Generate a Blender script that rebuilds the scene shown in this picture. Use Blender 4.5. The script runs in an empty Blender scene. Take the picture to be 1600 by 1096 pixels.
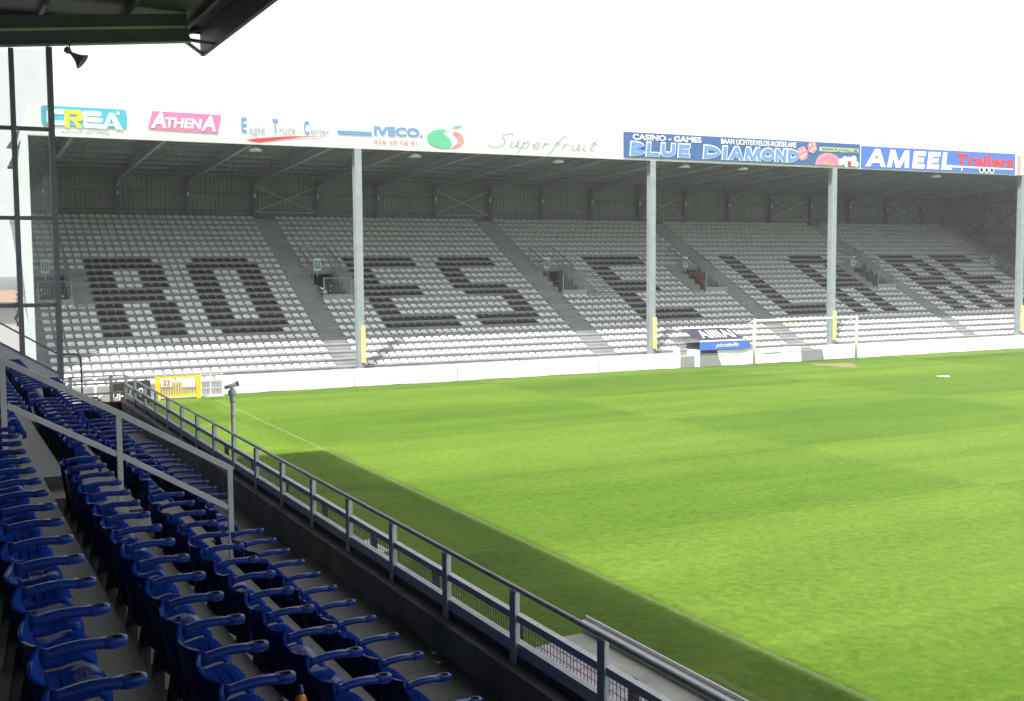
import bpy, math, random
from mathutils import Vector, Matrix
random.seed(7)
S = bpy.context.scene
COL = S.collection
R = math.radians

# ------------------------------------------------------------------ camera, sky, sun, exposure
CAMZ = 5.65
HAZE = 0.0009
cd = bpy.data.cameras.new('camera'); cam = bpy.data.objects.new('camera', cd); COL.objects.link(cam)
cd.sensor_width = 36.0; cd.lens = 36.0*1791/1600; cd.clip_start = 0.05; cd.clip_end = 2000
rt = Vector((0.89141775, -0.45312931, -0.00694446)); dn = Vector((-0.04057323, -0.06453664, -0.99709018)); fw = Vector((0.45136262, 0.88910564, -0.07591402))
cam.matrix_world = Matrix(((rt.x, -dn.x, -fw.x, 0), (rt.y, -dn.y, -fw.y, 0), (rt.z, -dn.z, -fw.z, CAMZ), (0, 0, 0, 1)))
S.camera = cam

LIGHT_DIR = Vector((3.53, 3.0, -10.0)).normalized()
SUN_EL = math.asin(-LIGHT_DIR.z); SUN_AZ = math.atan2(-LIGHT_DIR.x, -LIGHT_DIR.y)
W = bpy.data.worlds.new('World'); S.world = W; W.use_nodes = True
nt = W.node_tree; nt.nodes.clear()
wo = nt.nodes.new('ShaderNodeOutputWorld'); bg = nt.nodes.new('ShaderNodeBackground')
sky = nt.nodes.new('ShaderNodeTexSky'); sky.sky_type = 'NISHITA'; sky.sun_disc = False
sky.sun_elevation = SUN_EL; sky.sun_rotation = SUN_AZ; sky.dust_density = 4.0; sky.air_density = 1.0; sky.ozone_density = 1.0
veil = nt.nodes.new('ShaderNodeMix'); veil.data_type = 'RGBA'; veil.inputs[0].default_value = 0.9
veil.inputs[7].default_value = (8.2, 8.2, 8.25, 1)          # thin bright cloud cover over the blue
nt.links.new(sky.outputs[0], veil.inputs[6]); nt.links.new(veil.outputs[2], bg.inputs[0])
bg.inputs[1].default_value = 0.072
nt.links.new(bg.outputs[0], wo.inputs[0])
sl = bpy.data.lights.new('sun', 'SUN'); sl.energy = 4.0; sl.angle = R(2.2); sl.color = (1.0, 0.95, 0.87)
so = bpy.data.objects.new('sun', sl); COL.objects.link(so); so.rotation_euler = LIGHT_DIR.to_track_quat('-Z', 'Y').to_euler(); so.location = (0, 0, 60)
S.view_settings.view_transform = 'Standard'; S.view_settings.look = 'None'; S.view_settings.gamma = 1.0
S.view_settings.use_curve_mapping = False; S.view_settings.exposure = 1.25
S.render.engine = 'CYCLES'
try:
    S.cycles.use_denoising = True; S.cycles.max_bounces = 8; S.cycles.diffuse_bounces = 4
except Exception: pass

# ------------------------------------------------------------------ helpers
def mat(name, color, rough=0.6, metal=0.0, vary=0.15, scale=3.0, bump=0.0, bscale=40.0, coat=0.0, objvar=0.0, dirt=None, spec=0.5):
    m = bpy.data.materials.new(name); m.use_nodes = True
    n = m.node_tree.nodes; l = m.node_tree.links; p = n['Principled BSDF']
    p.inputs['Roughness'].default_value = rough; p.inputs['Metallic'].default_value = metal
    p.inputs['Specular IOR Level'].default_value = spec
    if coat: p.inputs['Coat Weight'].default_value = coat; p.inputs['Coat Roughness'].default_value = 0.15
    tc = n.new('ShaderNodeTexCoord'); nz = n.new('ShaderNodeTexNoise'); nz.inputs['Scale'].default_value = scale; nz.inputs['Detail'].default_value = 6
    l.new(tc.outputs['Object'], nz.inputs['Vector'])
    rp = n.new('ShaderNodeValToRGB'); rp.color_ramp.elements[0].position = 0.3; rp.color_ramp.elements[1].position = 0.7
    c = color
    rp.color_ramp.elements[0].color = (c[0]*(1-vary), c[1]*(1-vary), c[2]*(1-vary), 1)
    rp.color_ramp.elements[1].color = (min(1, c[0]*(1+vary)), min(1, c[1]*(1+vary)), min(1, c[2]*(1+vary)), 1)
    l.new(nz.outputs['Fac'], rp.inputs[0]); out = rp.outputs[0]
    if dirt:
        n2 = n.new('ShaderNodeTexNoise'); n2.inputs['Scale'].default_value = dirt[1]; n2.inputs['Detail'].default_value = 8; n2.inputs['Roughness'].default_value = 0.7
        l.new(tc.outputs['Object'], n2.inputs['Vector'])
        r2 = n.new('ShaderNodeValToRGB'); r2.color_ramp.elements[0].position = dirt[2]; r2.color_ramp.elements[1].position = dirt[2]+0.18
        r2.color_ramp.elements[0].color = (0, 0, 0, 1); r2.color_ramp.elements[1].color = (dirt[3],)*3+(1,)
        l.new(n2.outputs['Fac'], r2.inputs[0])
        mx = n.new('ShaderNodeMix'); mx.data_type = 'RGBA'; mx.inputs[7].default_value = (*dirt[0], 1)
        l.new(r2.outputs[0], mx.inputs[0]); l.new(out, mx.inputs[6]); out = mx.outputs[2]
    if objvar:
        oi = n.new('ShaderNodeObjectInfo'); hs = n.new('ShaderNodeHueSaturation'); mr = n.new('ShaderNodeMapRange')
        mr.inputs[3].default_value = 1-objvar; mr.inputs[4].default_value = 1+objvar
        l.new(oi.outputs['Random'], mr.inputs[0]); l.new(mr.outputs[0], hs.inputs['Value']); l.new(out, hs.inputs['Color']); out = hs.outputs[0]
    l.new(out, p.inputs['Base Color'])
    if bump:
        nb = n.new('ShaderNodeTexNoise'); nb.inputs['Scale'].default_value = bscale; nb.inputs['Detail'].default_value = 4
        l.new(tc.outputs['Object'], nb.inputs['Vector'])
        b = n.new('ShaderNodeBump'); b.inputs['Strength'].default_value = bump; b.inputs['Distance'].default_value = 0.02
        l.new(nb.outputs['Fac'], b.inputs['Height']); l.new(b.outputs[0], p.inputs['Normal'])
    return m

class MB:
    def __init__(s): s.v = []; s.f = []; s.sm = []
    def add(s, vs, fs, smooth=False):
        o = len(s.v); s.v += [tuple(x) for x in vs]
        for f in fs: s.f.append([o+i for i in f]); s.sm.append(smooth)
    def box(s, x0, x1, y0, y1, z0, z1):
        s.add([(x0,y0,z0),(x1,y0,z0),(x1,y1,z0),(x0,y1,z0),(x0,y0,z1),(x1,y0,z1),(x1,y1,z1),(x0,y1,z1)],
              [(0,3,2,1),(4,5,6,7),(0,1,5,4),(1,2,6,5),(2,3,7,6),(3,0,4,7)]); return s
    def bar(s, p, q, w, h, up=(0,0,1)):
        p = Vector(p); q = Vector(q); d = (q-p).normalized(); u = Vector(up)
        sd = d.cross(u)
        if sd.length < 1e-4: sd = d.cross(Vector((0,1,0)))
        sd.normalize(); u = sd.cross(d); a = sd*(w/2); b = u*(h/2)
        s.add([p-a-b, p+a-b, p+a+b, p-a+b, q-a-b, q+a-b, q+a+b, q-a+b],
              [(0,1,2,3),(7,6,5,4),(0,4,5,1),(1,5,6,2),(2,6,7,3),(3,7,4,0)]); return s
    def tube(s, pts, r, n=8, cap=True):
        pts = [Vector(p) for p in pts]; rings = []
        rs = r if isinstance(r, (list, tuple)) else [r]*len(pts)
        ref = Vector((0,0,1)); o = len(s.v)
        for i, p in enumerate(pts):
            d = (pts[min(i+1, len(pts)-1)]-pts[max(i-1, 0)]).normalized()
            a = d.cross(ref)
            if a.length < 0.05: a = d.cross(Vector((1,0,0)))
            a.normalize(); b = a.cross(d)
            for k in range(n):
                t = 2*math.pi*k/n; s.v.append(tuple(p+a*(math.cos(t)*rs[i])+b*(math.sin(t)*rs[i])))
        for i in range(len(pts)-1):
            for k in range(n):
                s.f.append([o+i*n+k, o+i*n+(k+1)%n, o+(i+1)*n+(k+1)%n, o+(i+1)*n+k]); s.sm.append(True)
        if cap:
            s.f.append([o+k for k in range(n)][::-1]); s.sm.append(False)
            e = o+(len(pts)-1)*n; s.f.append([e+k for k in range(n)]); s.sm.append(False)
        return s
    def lathe(s, c, prof, n=16, axis=(0,0,1)):
        ax = Vector(axis).normalized(); c = Vector(c)
        a = ax.cross(Vector((1,0,0)))
        if a.length < 0.1: a = ax.cross(Vector((0,1,0)))
        a.normalize(); b = ax.cross(a); o = len(s.v)
        for r, h in prof:
            for k in range(n):
                t = 2*math.pi*k/n; s.v.append(tuple(c+ax*h+a*(r*math.cos(t))+b*(r*math.sin(t))))
        for i in range(len(prof)-1):
            for k in range(n):
                s.f.append([o+i*n+k, o+i*n+(k+1)%n, o+(i+1)*n+(k+1)%n, o+(i+1)*n+k]); s.sm.append(True)
        s.f.append([o+k for k in range(n)][::-1]); s.sm.append(False)
        e = o+(len(prof)-1)*n; s.f.append([e+k for k in range(n)]); s.sm.append(False)
        return s
    def prism(s, poly, axis, a, b):
        # poly in the two remaining axes (in xyz order); extruded along axis from a to b
        def P(p, t):
            return {'x': (t, p[0], p[1]), 'y': (p[0], t, p[1]), 'z': (p[0], p[1], t)}[axis]
        n = len(poly); s.add([P(p, a) for p in poly]+[P(p, b) for p in poly],
            [tuple(range(n))[::-1], tuple(range(n, 2*n))]+[(i, (i+1)%n, n+(i+1)%n, n+i) for i in range(n)]); return s
    def mesh(s, name, m, org=(0,0,0)):
        me = bpy.data.meshes.new(name)
        me.from_pydata([(v[0]-org[0], v[1]-org[1], v[2]-org[2]) for v in s.v], [], s.f)
        me.polygons.foreach_set('use_smooth', s.sm); me.update()
        if m: me.materials.append(m)
        return me
    def build(s, name, m, parent=None, org=None):
        if org is None: org = worg(parent)
        return link(name, s.mesh(name, m, org), parent, (0,0,0) if parent else org)
def worg(p):
    o = Vector((0,0,0))
    while p: o += p.location; p = p.parent
    return tuple(o)
def link(name, me, parent=None, loc=(0,0,0)):
    o = bpy.data.objects.new(name, me); COL.objects.link(o); o.location = loc
    if parent: o.parent = parent
    return o
def tag(o, label=None, cat=None, group=None, kind=None):
    if label: o['label'] = label
    if cat: o['category'] = cat
    if group: o['group'] = group
    if kind: o['kind'] = kind
    return o
def thing(name, loc, label, cat, group=None):
    o = bpy.data.objects.new(name, None); COL.objects.link(o); o.location = loc; o.empty_display_size = 0.2
    return tag(o, label, cat, group)
def copy_tree(o, loc=None, parent=None):
    c = o.copy(); COL.objects.link(c); c.parent = parent
    if loc is not None: c.location = loc
    for ch in list(o.children): copy_tree(ch, None, c)
    return c
def shell(grid, th):
    # closed sheet from a grid of points, offset along an approximate normal
    nu = len(grid); nv = len(grid[0]); G = [[Vector(p) for p in r] for r in grid]; mb = MB(); V = []; B = []
    for i in range(nu):
        for j in range(nv):
            du = G[min(i+1,nu-1)][j]-G[max(i-1,0)][j]; dv = G[i][min(j+1,nv-1)]-G[i][max(j-1,0)]
            n = du.cross(dv); n = n.normalized() if n.length > 1e-9 else Vector((0,0,1))
            V.append(G[i][j]+n*th/2); B.append(G[i][j]-n*th/2)
    F = []; N = nu*nv; ix = lambda i, j: i*nv+j
    for i in range(nu-1):
        for j in range(nv-1): F.append((ix(i,j), ix(i+1,j), ix(i+1,j+1), ix(i,j+1)))
    mb.add(V+B, F+[tuple(N+k for k in f)[::-1] for f in F], True)
    rim = [ix(i,0) for i in range(nu)]+[ix(nu-1,j) for j in range(1,nv)]+[ix(i,nv-1) for i in range(nu-2,-1,-1)]+[ix(0,j) for j in range(nv-2,0,-1)]
    m = len(rim)
    for k in range(m): mb.f.append([rim[(k+1)%m], rim[k], N+rim[k], N+rim[(k+1)%m]]); mb.sm.append(False)
    return mb
ONES = 'zeroth first second third fourth fifth sixth seventh eighth ninth tenth eleventh twelfth thirteenth fourteenth fifteenth sixteenth seventeenth eighteenth nineteenth'.split()
def ordw(n):
    if n < 20: return ONES[n]
    t = {2: 'twent', 3: 'thirt', 4: 'fort'}[n//10]
    return t+'ieth' if n % 10 == 0 else t+'y-'+ONES[n % 10]
DG = None
def text(name, s, x0, x1, z0, z1, y, m, parent, shear=0.0, bold=0.0, depth=0.012, rotz=None):
    cu = bpy.data.curves.new(name, 'FONT'); cu.body = s; cu.shear = shear; cu.offset = bold; cu.extrude = 0.01; cu.resolution_u = 3
    o = bpy.data.objects.new(name, cu); COL.objects.link(o)
    bpy.context.view_layer.update()
    me = bpy.data.meshes.new_from_object(o.evaluated_get(bpy.context.evaluated_depsgraph_get()))
    bpy.data.objects.remove(o); bpy.data.curves.remove(cu)
    xs = [v.co.x for v in me.vertices]; ys = [v.co.y for v in me.vertices]
    ax, bx, ay, by = min(xs), max(xs), min(ys), max(ys); org = worg(parent)
    for v in me.vertices:
        q = v.co.copy()
        v.co = Vector((x0+(q.x-ax)/(bx-ax)*(x1-x0)-org[0], y-(depth if q.z > 0 else 0)-org[1], z0+(q.y-ay)/(by-ay)*(z1-z0)-org[2]))
    me.materials.clear(); me.materials.append(m); me.name = name
    return link(name, me, parent)

# ------------------------------------------------------------------ materials
M = {}
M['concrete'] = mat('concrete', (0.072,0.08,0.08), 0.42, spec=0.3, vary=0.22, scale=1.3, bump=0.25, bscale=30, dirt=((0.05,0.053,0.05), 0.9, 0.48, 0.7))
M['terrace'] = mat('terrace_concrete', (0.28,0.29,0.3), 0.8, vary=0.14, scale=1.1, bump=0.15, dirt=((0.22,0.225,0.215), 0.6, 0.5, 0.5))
M['parapet'] = mat('parapet_concrete', (0.2,0.2,0.19), 0.7, vary=0.3, scale=1.7, bump=0.3, bscale=25, dirt=((0.12,0.12,0.105), 1.1, 0.5, 0.6))
M['brown'] = mat('brown_concrete', (0.09,0.075,0.055), 0.85, vary=0.25, bump=0.2)
M['steel'] = mat('galvanised_steel', (0.66,0.7,0.73), 0.5, 0.0, vary=0.08, scale=6, bump=0.03, dirt=((0.24,0.25,0.26), 2.5, 0.56, 0.5))
M['rail'] = mat('grey_rail_paint', (0.6,0.63,0.67), 0.45, 0.0, vary=0.1, scale=5, dirt=((0.17,0.17,0.17), 3, 0.58, 0.5))
M['canopy'] = mat('canopy_cloth', (0.04,0.045,0.065), 0.6, vary=0.15)
M['farrail'] = mat('terrace_rail', (0.2,0.22,0.24), 0.5, vary=0.1)
M['hand'] = mat('handrail_paint', (0.62,0.66,0.7), 0.5, 0.0, vary=0.08, scale=5, dirt=((0.25,0.26,0.26), 3, 0.6, 0.5))
M['darksteel'] = mat('dark_steel', (0.045,0.05,0.06), 0.5, 0.2, vary=0.2)
M['mullion'] = mat('mullion_paint', (0.21,0.215,0.28), 0.5, 0.1, vary=0.12)
M['trough'] = mat('dark_cladding', (0.02,0.022,0.035), 0.6, vary=0.3)
M['roofdark'] = mat('dark_roof_sheet', (0.06,0.056,0.095), 0.6, vary=0.15)
M['roofunder'] = mat('roof_underside', (0.14,0.135,0.21), 0.6, vary=0.15)
M['strip'] = mat('pale_flange', (0.6,0.62,0.62), 0.5, vary=0.1)
M['blue'] = mat('blue_plastic', (0.009,0.037,0.24), 0.24, vary=0.12, scale=4, objvar=0.14, dirt=((0.02,0.05,0.2), 7, 0.62, 0.3), spec=0.32)
def glare_patches(m, lo, hi, sc):  # noise puts glare patches into the specular level
    n = m.node_tree.nodes; l = m.node_tree.links; tc = n.new('ShaderNodeTexCoord'); nz = n.new('ShaderNodeTexNoise'); nz.inputs['Scale'].default_value = sc; nz.inputs['Detail'].default_value = 5
    oi = n.new('ShaderNodeObjectInfo'); va = n.new('ShaderNodeVectorMath'); vm = n.new('ShaderNodeVectorMath'); vm.operation = 'SCALE'
    l.new(oi.outputs['Location'], vm.inputs[0]); vm.inputs[3].default_value = 3.7; l.new(tc.outputs['Object'], va.inputs[0]); l.new(vm.outputs[0], va.inputs[1]); l.new(va.outputs[0], nz.inputs['Vector'])
    mr = n.new('ShaderNodeMapRange'); mr.inputs[1].default_value = 0.56; mr.inputs[2].default_value = 0.72; mr.inputs[3].default_value = lo; mr.inputs[4].default_value = hi
    l.new(nz.outputs['Fac'], mr.inputs[0]); l.new(mr.outputs[0], n['Principled BSDF'].inputs['Specular IOR Level'])
M['pan'] = mat('blue_plastic_dull', (0.007,0.032,0.215), 0.3, vary=0.14, scale=5, objvar=0.15)  # backs and pans darker than the arms: shade put into the colour
glare_patches(M['pan'], 0.0, 0.35, 4.0)
M['cup'] = mat('cup_recess', (0.006,0.010,0.035), 0.6, vary=0.1)
M['white'] = mat('white_plastic', (0.84,0.85,0.85), 0.4, vary=0.05, objvar=0.06, dirt=((0.5,0.5,0.47), 1.2, 0.55, 0.5))
M['black'] = mat('black_plastic', (0.014,0.014,0.017), 0.4, vary=0.15, objvar=0.2)
M['board'] = mat('white_board_cloth', (0.8,0.81,0.8), 0.7, vary=0.03, scale=0.8, bump=0.25, bscale=3, dirt=((0.62,0.64,0.6), 0.7, 0.6, 0.4))  # dirt noise also paints shaded wrinkles into the cloth
M['fascia'] = mat('white_fascia', (0.82,0.83,0.83), 0.5, vary=0.02)
M['cladding'] = mat('dark_green_cladding', (0.2,0.2,0.22), 0.6, 0.0, vary=0.15, scale=0.8, dirt=((0.15,0.145,0.15), 0.5, 0.5, 0.5))
M['endclad'] = mat('dark_end_cladding', (0.19,0.2,0.23), 0.6, vary=0.15)
M['paleclad'] = mat('pale_cladding', (0.62,0.7,0.68), 0.5, vary=0.06)
M['farroof'] = mat('far_roof_steel', (0.23,0.225,0.30), 0.6, vary=0.18, scale=0.7)
M['rafter'] = mat('rafter_steel', (0.33,0.33,0.4), 0.55, vary=0.12)
M['column'] = mat('column_steel', (0.11,0.115,0.14), 0.6, vary=0.15)
M['post'] = mat('post_steel', (0.3,0.34,0.37), 0.5, vary=0.12, scale=2, dirt=((0.2,0.2,0.19), 1.5, 0.55, 0.4))
M['pad'] = mat('yellow_padding', (0.72,0.68,0.28), 0.6, vary=0.06)
M['yellow'] = mat('yellow_paint', (0.85,0.58,0.01), 0.45, vary=0.06)
M['goal'] = mat('goal_white', (0.82,0.82,0.82), 0.4, vary=0.02)
M['tin'] = mat('aluminium', (0.8,0.81,0.83), 0.4, 0.0, vary=0.1)
M['boardgrey'] = mat('weathered_board', (0.46,0.47,0.43), 0.7, vary=0.15, scale=2.5, bump=0.15, dirt=((0.25,0.25,0.22), 3, 0.56, 0.7))
M['orange'] = mat('orange_plastic', (0.85,0.3,0.03), 0.35, vary=0.06)
M['deepblue'] = mat('cap_blue', (0.01,0.03,0.2), 0.35, vary=0.06)
M['orangepaint'] = mat('orange_paint', (0.75,0.17,0.07), 0.5, vary=0.15)
M['cream'] = mat('cream_paint', (0.7,0.6,0.42), 0.6, vary=0.1)
M['leaf'] = mat('leaf_green', (0.09,0.12,0.03), 0.6, vary=0.45, scale=2.5)
M['bark'] = mat('bark', (0.06,0.045,0.03), 0.9, vary=0.3)
M['house'] = mat('white_render', (0.8,0.8,0.78), 0.8, vary=0.03)
M['rooftile'] = mat('red_roof_tile', (0.3,0.19,0.15), 0.8, vary=0.15)
M['asphalt'] = mat('asphalt', (0.07,0.07,0.07), 0.9, vary=0.2, bump=0.2)
M['paving'] = mat('paving', (0.34,0.31,0.29), 0.85, vary=0.15, bump=0.1)
# print colours
M['p_blue'] = mat('print_royal_blue', (0.07,0.18,0.66), 0.5, vary=0.03)
M['p_navy'] = mat('print_navy', (0.05,0.13,0.34), 0.5, vary=0.1, scale=0.8)
M['p_midblue'] = mat('print_mid_blue', (0.14,0.3,0.75), 0.5, vary=0.03)
M['p_teal'] = mat('print_teal', (0.07,0.45,0.58), 0.5, vary=0.05)
M['p_yellow'] = mat('print_yellow', (0.82,0.7,0.06), 0.5, vary=0.03)
M['p_pink'] = mat('print_crimson', (0.78,0.2,0.42), 0.5, vary=0.05)
M['p_red'] = mat('print_red', (0.75,0.045,0.05), 0.5, vary=0.04)
M['p_rose'] = mat('print_rose', (0.75,0.28,0.28), 0.5, vary=0.25, scale=4)
M['p_green'] = mat('print_green', (0.12,0.5,0.32), 0.5, vary=0.05)
M['p_grey'] = mat('print_grey', (0.42,0.44,0.5), 0.5, vary=0.03)
M['p_pale'] = mat('print_pale_grey', (0.6,0.62,0.62), 0.5, vary=0.03)
M['p_white'] = mat('print_white', (0.84,0.84,0.84), 0.5, vary=0.01)
M['p_black'] = mat('print_black', (0.025,0.025,0.028), 0.5, vary=0.05)
M['p_palegreen'] = mat('print_pale_green', (0.55,0.7,0.5), 0.5, vary=0.03)
M['p_signgreen'] = mat('exit_sign_green', (0.03,0.3,0.2), 0.4, vary=0.05)

def glass_mat(name, tint, gl=0.12):
    m = bpy.data.materials.new(name); m.use_nodes = True; n = m.node_tree.nodes; l = m.node_tree.links; n.clear()
    o = n.new('ShaderNodeOutputMaterial'); mx = n.new('ShaderNodeMixShader'); t = n.new('ShaderNodeBsdfTransparent'); g = n.new('ShaderNodeBsdfGlossy')
    df = n.new('ShaderNodeBsdfDiffuse'); m2 = n.new('ShaderNodeMixShader'); fr = n.new('ShaderNodeFresnel'); fr.inputs[0].default_value = 1.3  # diffuse share puts a pale reflected veil into the panes
    nz = n.new('ShaderNodeTexNoise'); nz.inputs['Scale'].default_value = 1.5; mr = n.new('ShaderNodeMapRange'); mr.inputs[3].default_value = 0.08; mr.inputs[4].default_value = 0.2
    t.inputs[0].default_value = (*tint, 1); g.inputs['Roughness'].default_value = 0.03; df.inputs[0].default_value = (0.55,0.6,0.62,1)
    l.new(nz.outputs['Fac'], mr.inputs[0]); l.new(mr.outputs[0], m2.inputs[0]); l.new(t.outputs[0], m2.inputs[1]); l.new(df.outputs[0], m2.inputs[2])
    l.new(fr.outputs[0], mx.inputs[0]); l.new(m2.outputs[0], mx.inputs[1]); l.new(g.outputs[0], mx.inputs[2]); l.new(mx.outputs[0], o.inputs[0])
    return m
M['glass'] = glass_mat('screen_glass', (0.985,0.996,0.995))
M['poly'] = mat('corrugated_plastic', (0.5,0.45,0.52), 0.5, vary=0.35, scale=9, dirt=((0.75,0.75,0.78), 14, 0.5, 0.8))

def grass_mat():
    m = bpy.data.materials.new('pitch_grass'); m.use_nodes = True; n = m.node_tree.nodes; l = m.node_tree.links; p = n['Principled BSDF']
    p.inputs['Roughness'].default_value = 0.75; p.inputs['Specular IOR Level'].default_value = 0.08
    tc = n.new('ShaderNodeTexCoord'); sp = n.new('ShaderNodeSeparateXYZ'); l.new(tc.outputs['Object'], sp.inputs[0])
    def noise(scale, detail=6, rough=0.6, vec=None):
        q = n.new('ShaderNodeTexNoise'); q.inputs['Scale'].default_value = scale; q.inputs['Detail'].default_value = detail; q.inputs['Roughness'].default_value = rough
        l.new(vec or tc.outputs['Object'], q.inputs['Vector']); return q.outputs['Fac']
    def math_(op, a, b=None):
        q = n.new('ShaderNodeMath'); q.operation = op
        for i, x in enumerate((a, b)):
            if x is None: continue
            if isinstance(x, (int, float)): q.inputs[i].default_value = x
            else: l.new(x, q.inputs[i])
        return q.outputs[0]
    # mown checker: lanes along Y, bands along X, edges wobbling a little
    wob = math_('MULTIPLY', math_('SUBTRACT', noise(1.5, 3), 0.5), 0.2)
    X = math_('ADD', sp.outputs[0], wob); Y = math_('ADD', sp.outputs[1], wob)
    def sq(v, off, per):   # smooth square wave, -1..1
        s_ = math_('SINE', math_('MULTIPLY', math_('SUBTRACT', v, off), 2*math.pi/per))
        q = n.new('ShaderNodeClamp'); q.inputs[1].default_value = -1; q.inputs[2].default_value = 1
        l.new(math_('MULTIPLY', s_, 14.0), q.inputs[0]); return q.outputs[0]
    bx = sq(X, 23.5, 27.0); by = sq(Y, 48.4, 14.2)
    chk = math_('MULTIPLY', bx, by)
    mps = n.new('ShaderNodeMapping'); mps.inputs['Scale'].default_value = (0.05, 0.45, 1); l.new(tc.outputs['Object'], mps.inputs[0])
    big = noise(1.0, 3, 0.5, mps.outputs[0]); mid = noise(0.55, 5); fine = noise(5.0, 8, 0.75); 
    mp = n.new('ShaderNodeMapping'); mp.inputs['Scale'].default_value = (60, 18, 1); l.new(tc.outputs['Object'], mp.inputs[0])
    blade = noise(1.0, 5, 0.8, mp.outputs[0])
    v = math_('ADD', math_('MULTIPLY', chk, 0.045), math_('ADD', math_('MULTIPLY', big, 0.36), math_('MULTIPLY', mid, 0.16)))
    v = math_('ADD', v, math_('ADD', math_('MULTIPLY', fine, 0.75), math_('MULTIPLY', blade, 0.6)))
    mr = n.new('ShaderNodeMapRange'); mr.inputs[1].default_value = 0.64; mr.inputs[2].default_value = 1.24; l.new(v, mr.inputs[0])
    rp = n.new('ShaderNodeValToRGB'); e = rp.color_ramp.elements
    e[0].color = (0.024,0.072,0.002,1); e[1].color = (0.152,0.243,0.03,1); e[0].position = 0.0; e[1].position = 1.0
    k = e.new(0.5); k.color = (0.079,0.148,0.014,1)
    l.new(mr.outputs[0], rp.inputs[0])
    # worn, brownish patch before the goal and dry flecks
    dry = n.new('ShaderNodeMix'); dry.data_type = 'RGBA'; dry.inputs[7].default_value = (0.2,0.2,0.06,1)
    fl = n.new('ShaderNodeMapRange'); fl.inputs[1].default_value = 0.66; fl.inputs[2].default_value = 0.8; fl.inputs[4].default_value = 0.5; l.new(noise(2.2, 6, 0.7), fl.inputs[0])
    l.new(fl.outputs[0], dry.inputs[0]); l.new(rp.outputs[0], dry.inputs[6])
    l.new(dry.outputs[2], p.inputs['Base Color'])
    b = n.new('ShaderNodeBump'); b.inputs['Strength'].default_value = 0.7; b.inputs['Distance'].default_value = 0.03
    l.new(math_('ADD', blade, fine), b.inputs['Height']); l.new(b.outputs[0], p.inputs['Normal'])
    return m
M['grass'] = grass_mat()
def chalk_mat(name, col, lo, hi):
    m = bpy.data.materials.new(name); m.use_nodes = True; n = m.node_tree.nodes; l = m.node_tree.links; p = n['Principled BSDF']
    p.inputs['Base Color'].default_value = (*col, 1); p.inputs['Roughness'].default_value = 0.9
    tc = n.new('ShaderNodeTexCoord'); nz = n.new('ShaderNodeTexNoise'); nz.inputs['Scale'].default_value = 9; nz.inputs['Detail'].default_value = 8; nz.inputs['Roughness'].default_value = 0.8
    l.new(tc.outputs['Object'], nz.inputs['Vector']); mr = n.new('ShaderNodeMapRange'); mr.inputs[1].default_value = 0.35; mr.inputs[2].default_value = 0.65
    mr.inputs[3].default_value = lo; mr.inputs[4].default_value = hi; l.new(nz.outputs['Fac'], mr.inputs[0]); l.new(mr.outputs[0], p.inputs['Alpha'])
    return m
M['chalk'] = chalk_mat('chalk_line', (0.5,0.53,0.42), 0.0, 0.19)
M['worn'] = chalk_mat('worn_turf', (0.36,0.27,0.19), 0.0, 0.95)
M['spot'] = chalk_mat('chalk_spot', (0.75,0.72,0.62), 0.6, 1.0)

# ------------------------------------------------------------------ ground and pitch
mb = MB(); mb.add([(-400,-300,-0.05),(700,-300,-0.05),(700,700,-0.05),(-400,700,-0.05)], [(0,1,2,3)])
tag(mb.build('ground', M['asphalt']), kind='structure')
mb = MB(); n = 60
mb.add([(4.28,-60,0),(100,-60,0),(100,50.24,0),(4.28,50.24,0)], [(0,1,2,3)])
tag(mb.build('pitch', M['grass']), kind='structure')
mb = MB(); mb.add([(10.54,-50,0.004),(10.66,-50,0.004),(10.66,48.6,0.004),(10.54,48.6,0.004)], [(0,1,2,3)])
tag(mb.build('touchline', M['chalk']), kind='structure')
mb = MB(); mb.add([(9.3,7.5,0.004),(9.42,7.5,0.004),(9.42,12.4,0.004),(9.3,12.4,0.004)], [(0,1,2,3)])
tag(mb.build('technical_area_line', M['chalk']), kind='structure')
def blob(name, cx, cy, rx, ry, m, z=0.004):
    mb = MB(); k = 28; vs = []
    for i in range(k):
        t = 2*math.pi*i/k; q = 1+0.25*math.sin(3*t+1)+0.12*math.sin(7*t)
        vs.append((cx+rx*q*math.cos(t), cy+ry*q*math.sin(t), z))
    mb.add(vs, [tuple(range(k))]); tag(mb.build(name, m), kind='structure')
blob('worn_goalmouth', 43.9, 47.4, 1.0, 1.3, M['worn']); blob('penalty_spot', 44.0, 40.1, 0.3, 0.3, M['spot'])
mb = MB(); mb.box(4.4, 11.25, 49.55, 50.6, -0.05, 0.02); tag(mb.build('path', M['paving']), kind='structure')

# ------------------------------------------------------------------ far grandstand
GX0, GX1 = 3.95, 72.6; DY, DZ = 0.601, 0.3065
rowY = lambda k: 52.0+(23-k)*DY
treadZ = lambda k: 1.32+(23-k)*DZ-0.10
grand = thing('grandstand', (38.0, 50.5, 0.0), 'covered far grandstand behind the goal, white and black seats on grey terraces', 'grandstand')
VOM = [(4.45,5.95,'L'), (18.1,19.6,'L'), (32.2,33.7,'L'), (42.2,43.75,'R'), (56.25,57.75,'R'), (70.0,71.4,'R')]
for k in range(26):
    yf = rowY(k)-0.35; zt = treadZ(k); mb = MB(); segs = []
    if 10 <= k <= 14:
        x = GX0
        for a, b, _ in VOM: segs.append((x, a)); x = b
        segs.append((x, GX1))
    else: segs = [(GX0, GX1)]
    for a, b in segs:
        mb.box(a, b, yf, yf+DY-0.002, zt-DZ-0.05, zt)              # step block
        mb.box(a, b, yf-0.018, yf-0.001, zt-0.05, zt-0.004)         # nosing
    mb.build('terrace_step', M['terrace'], grand)
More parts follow.
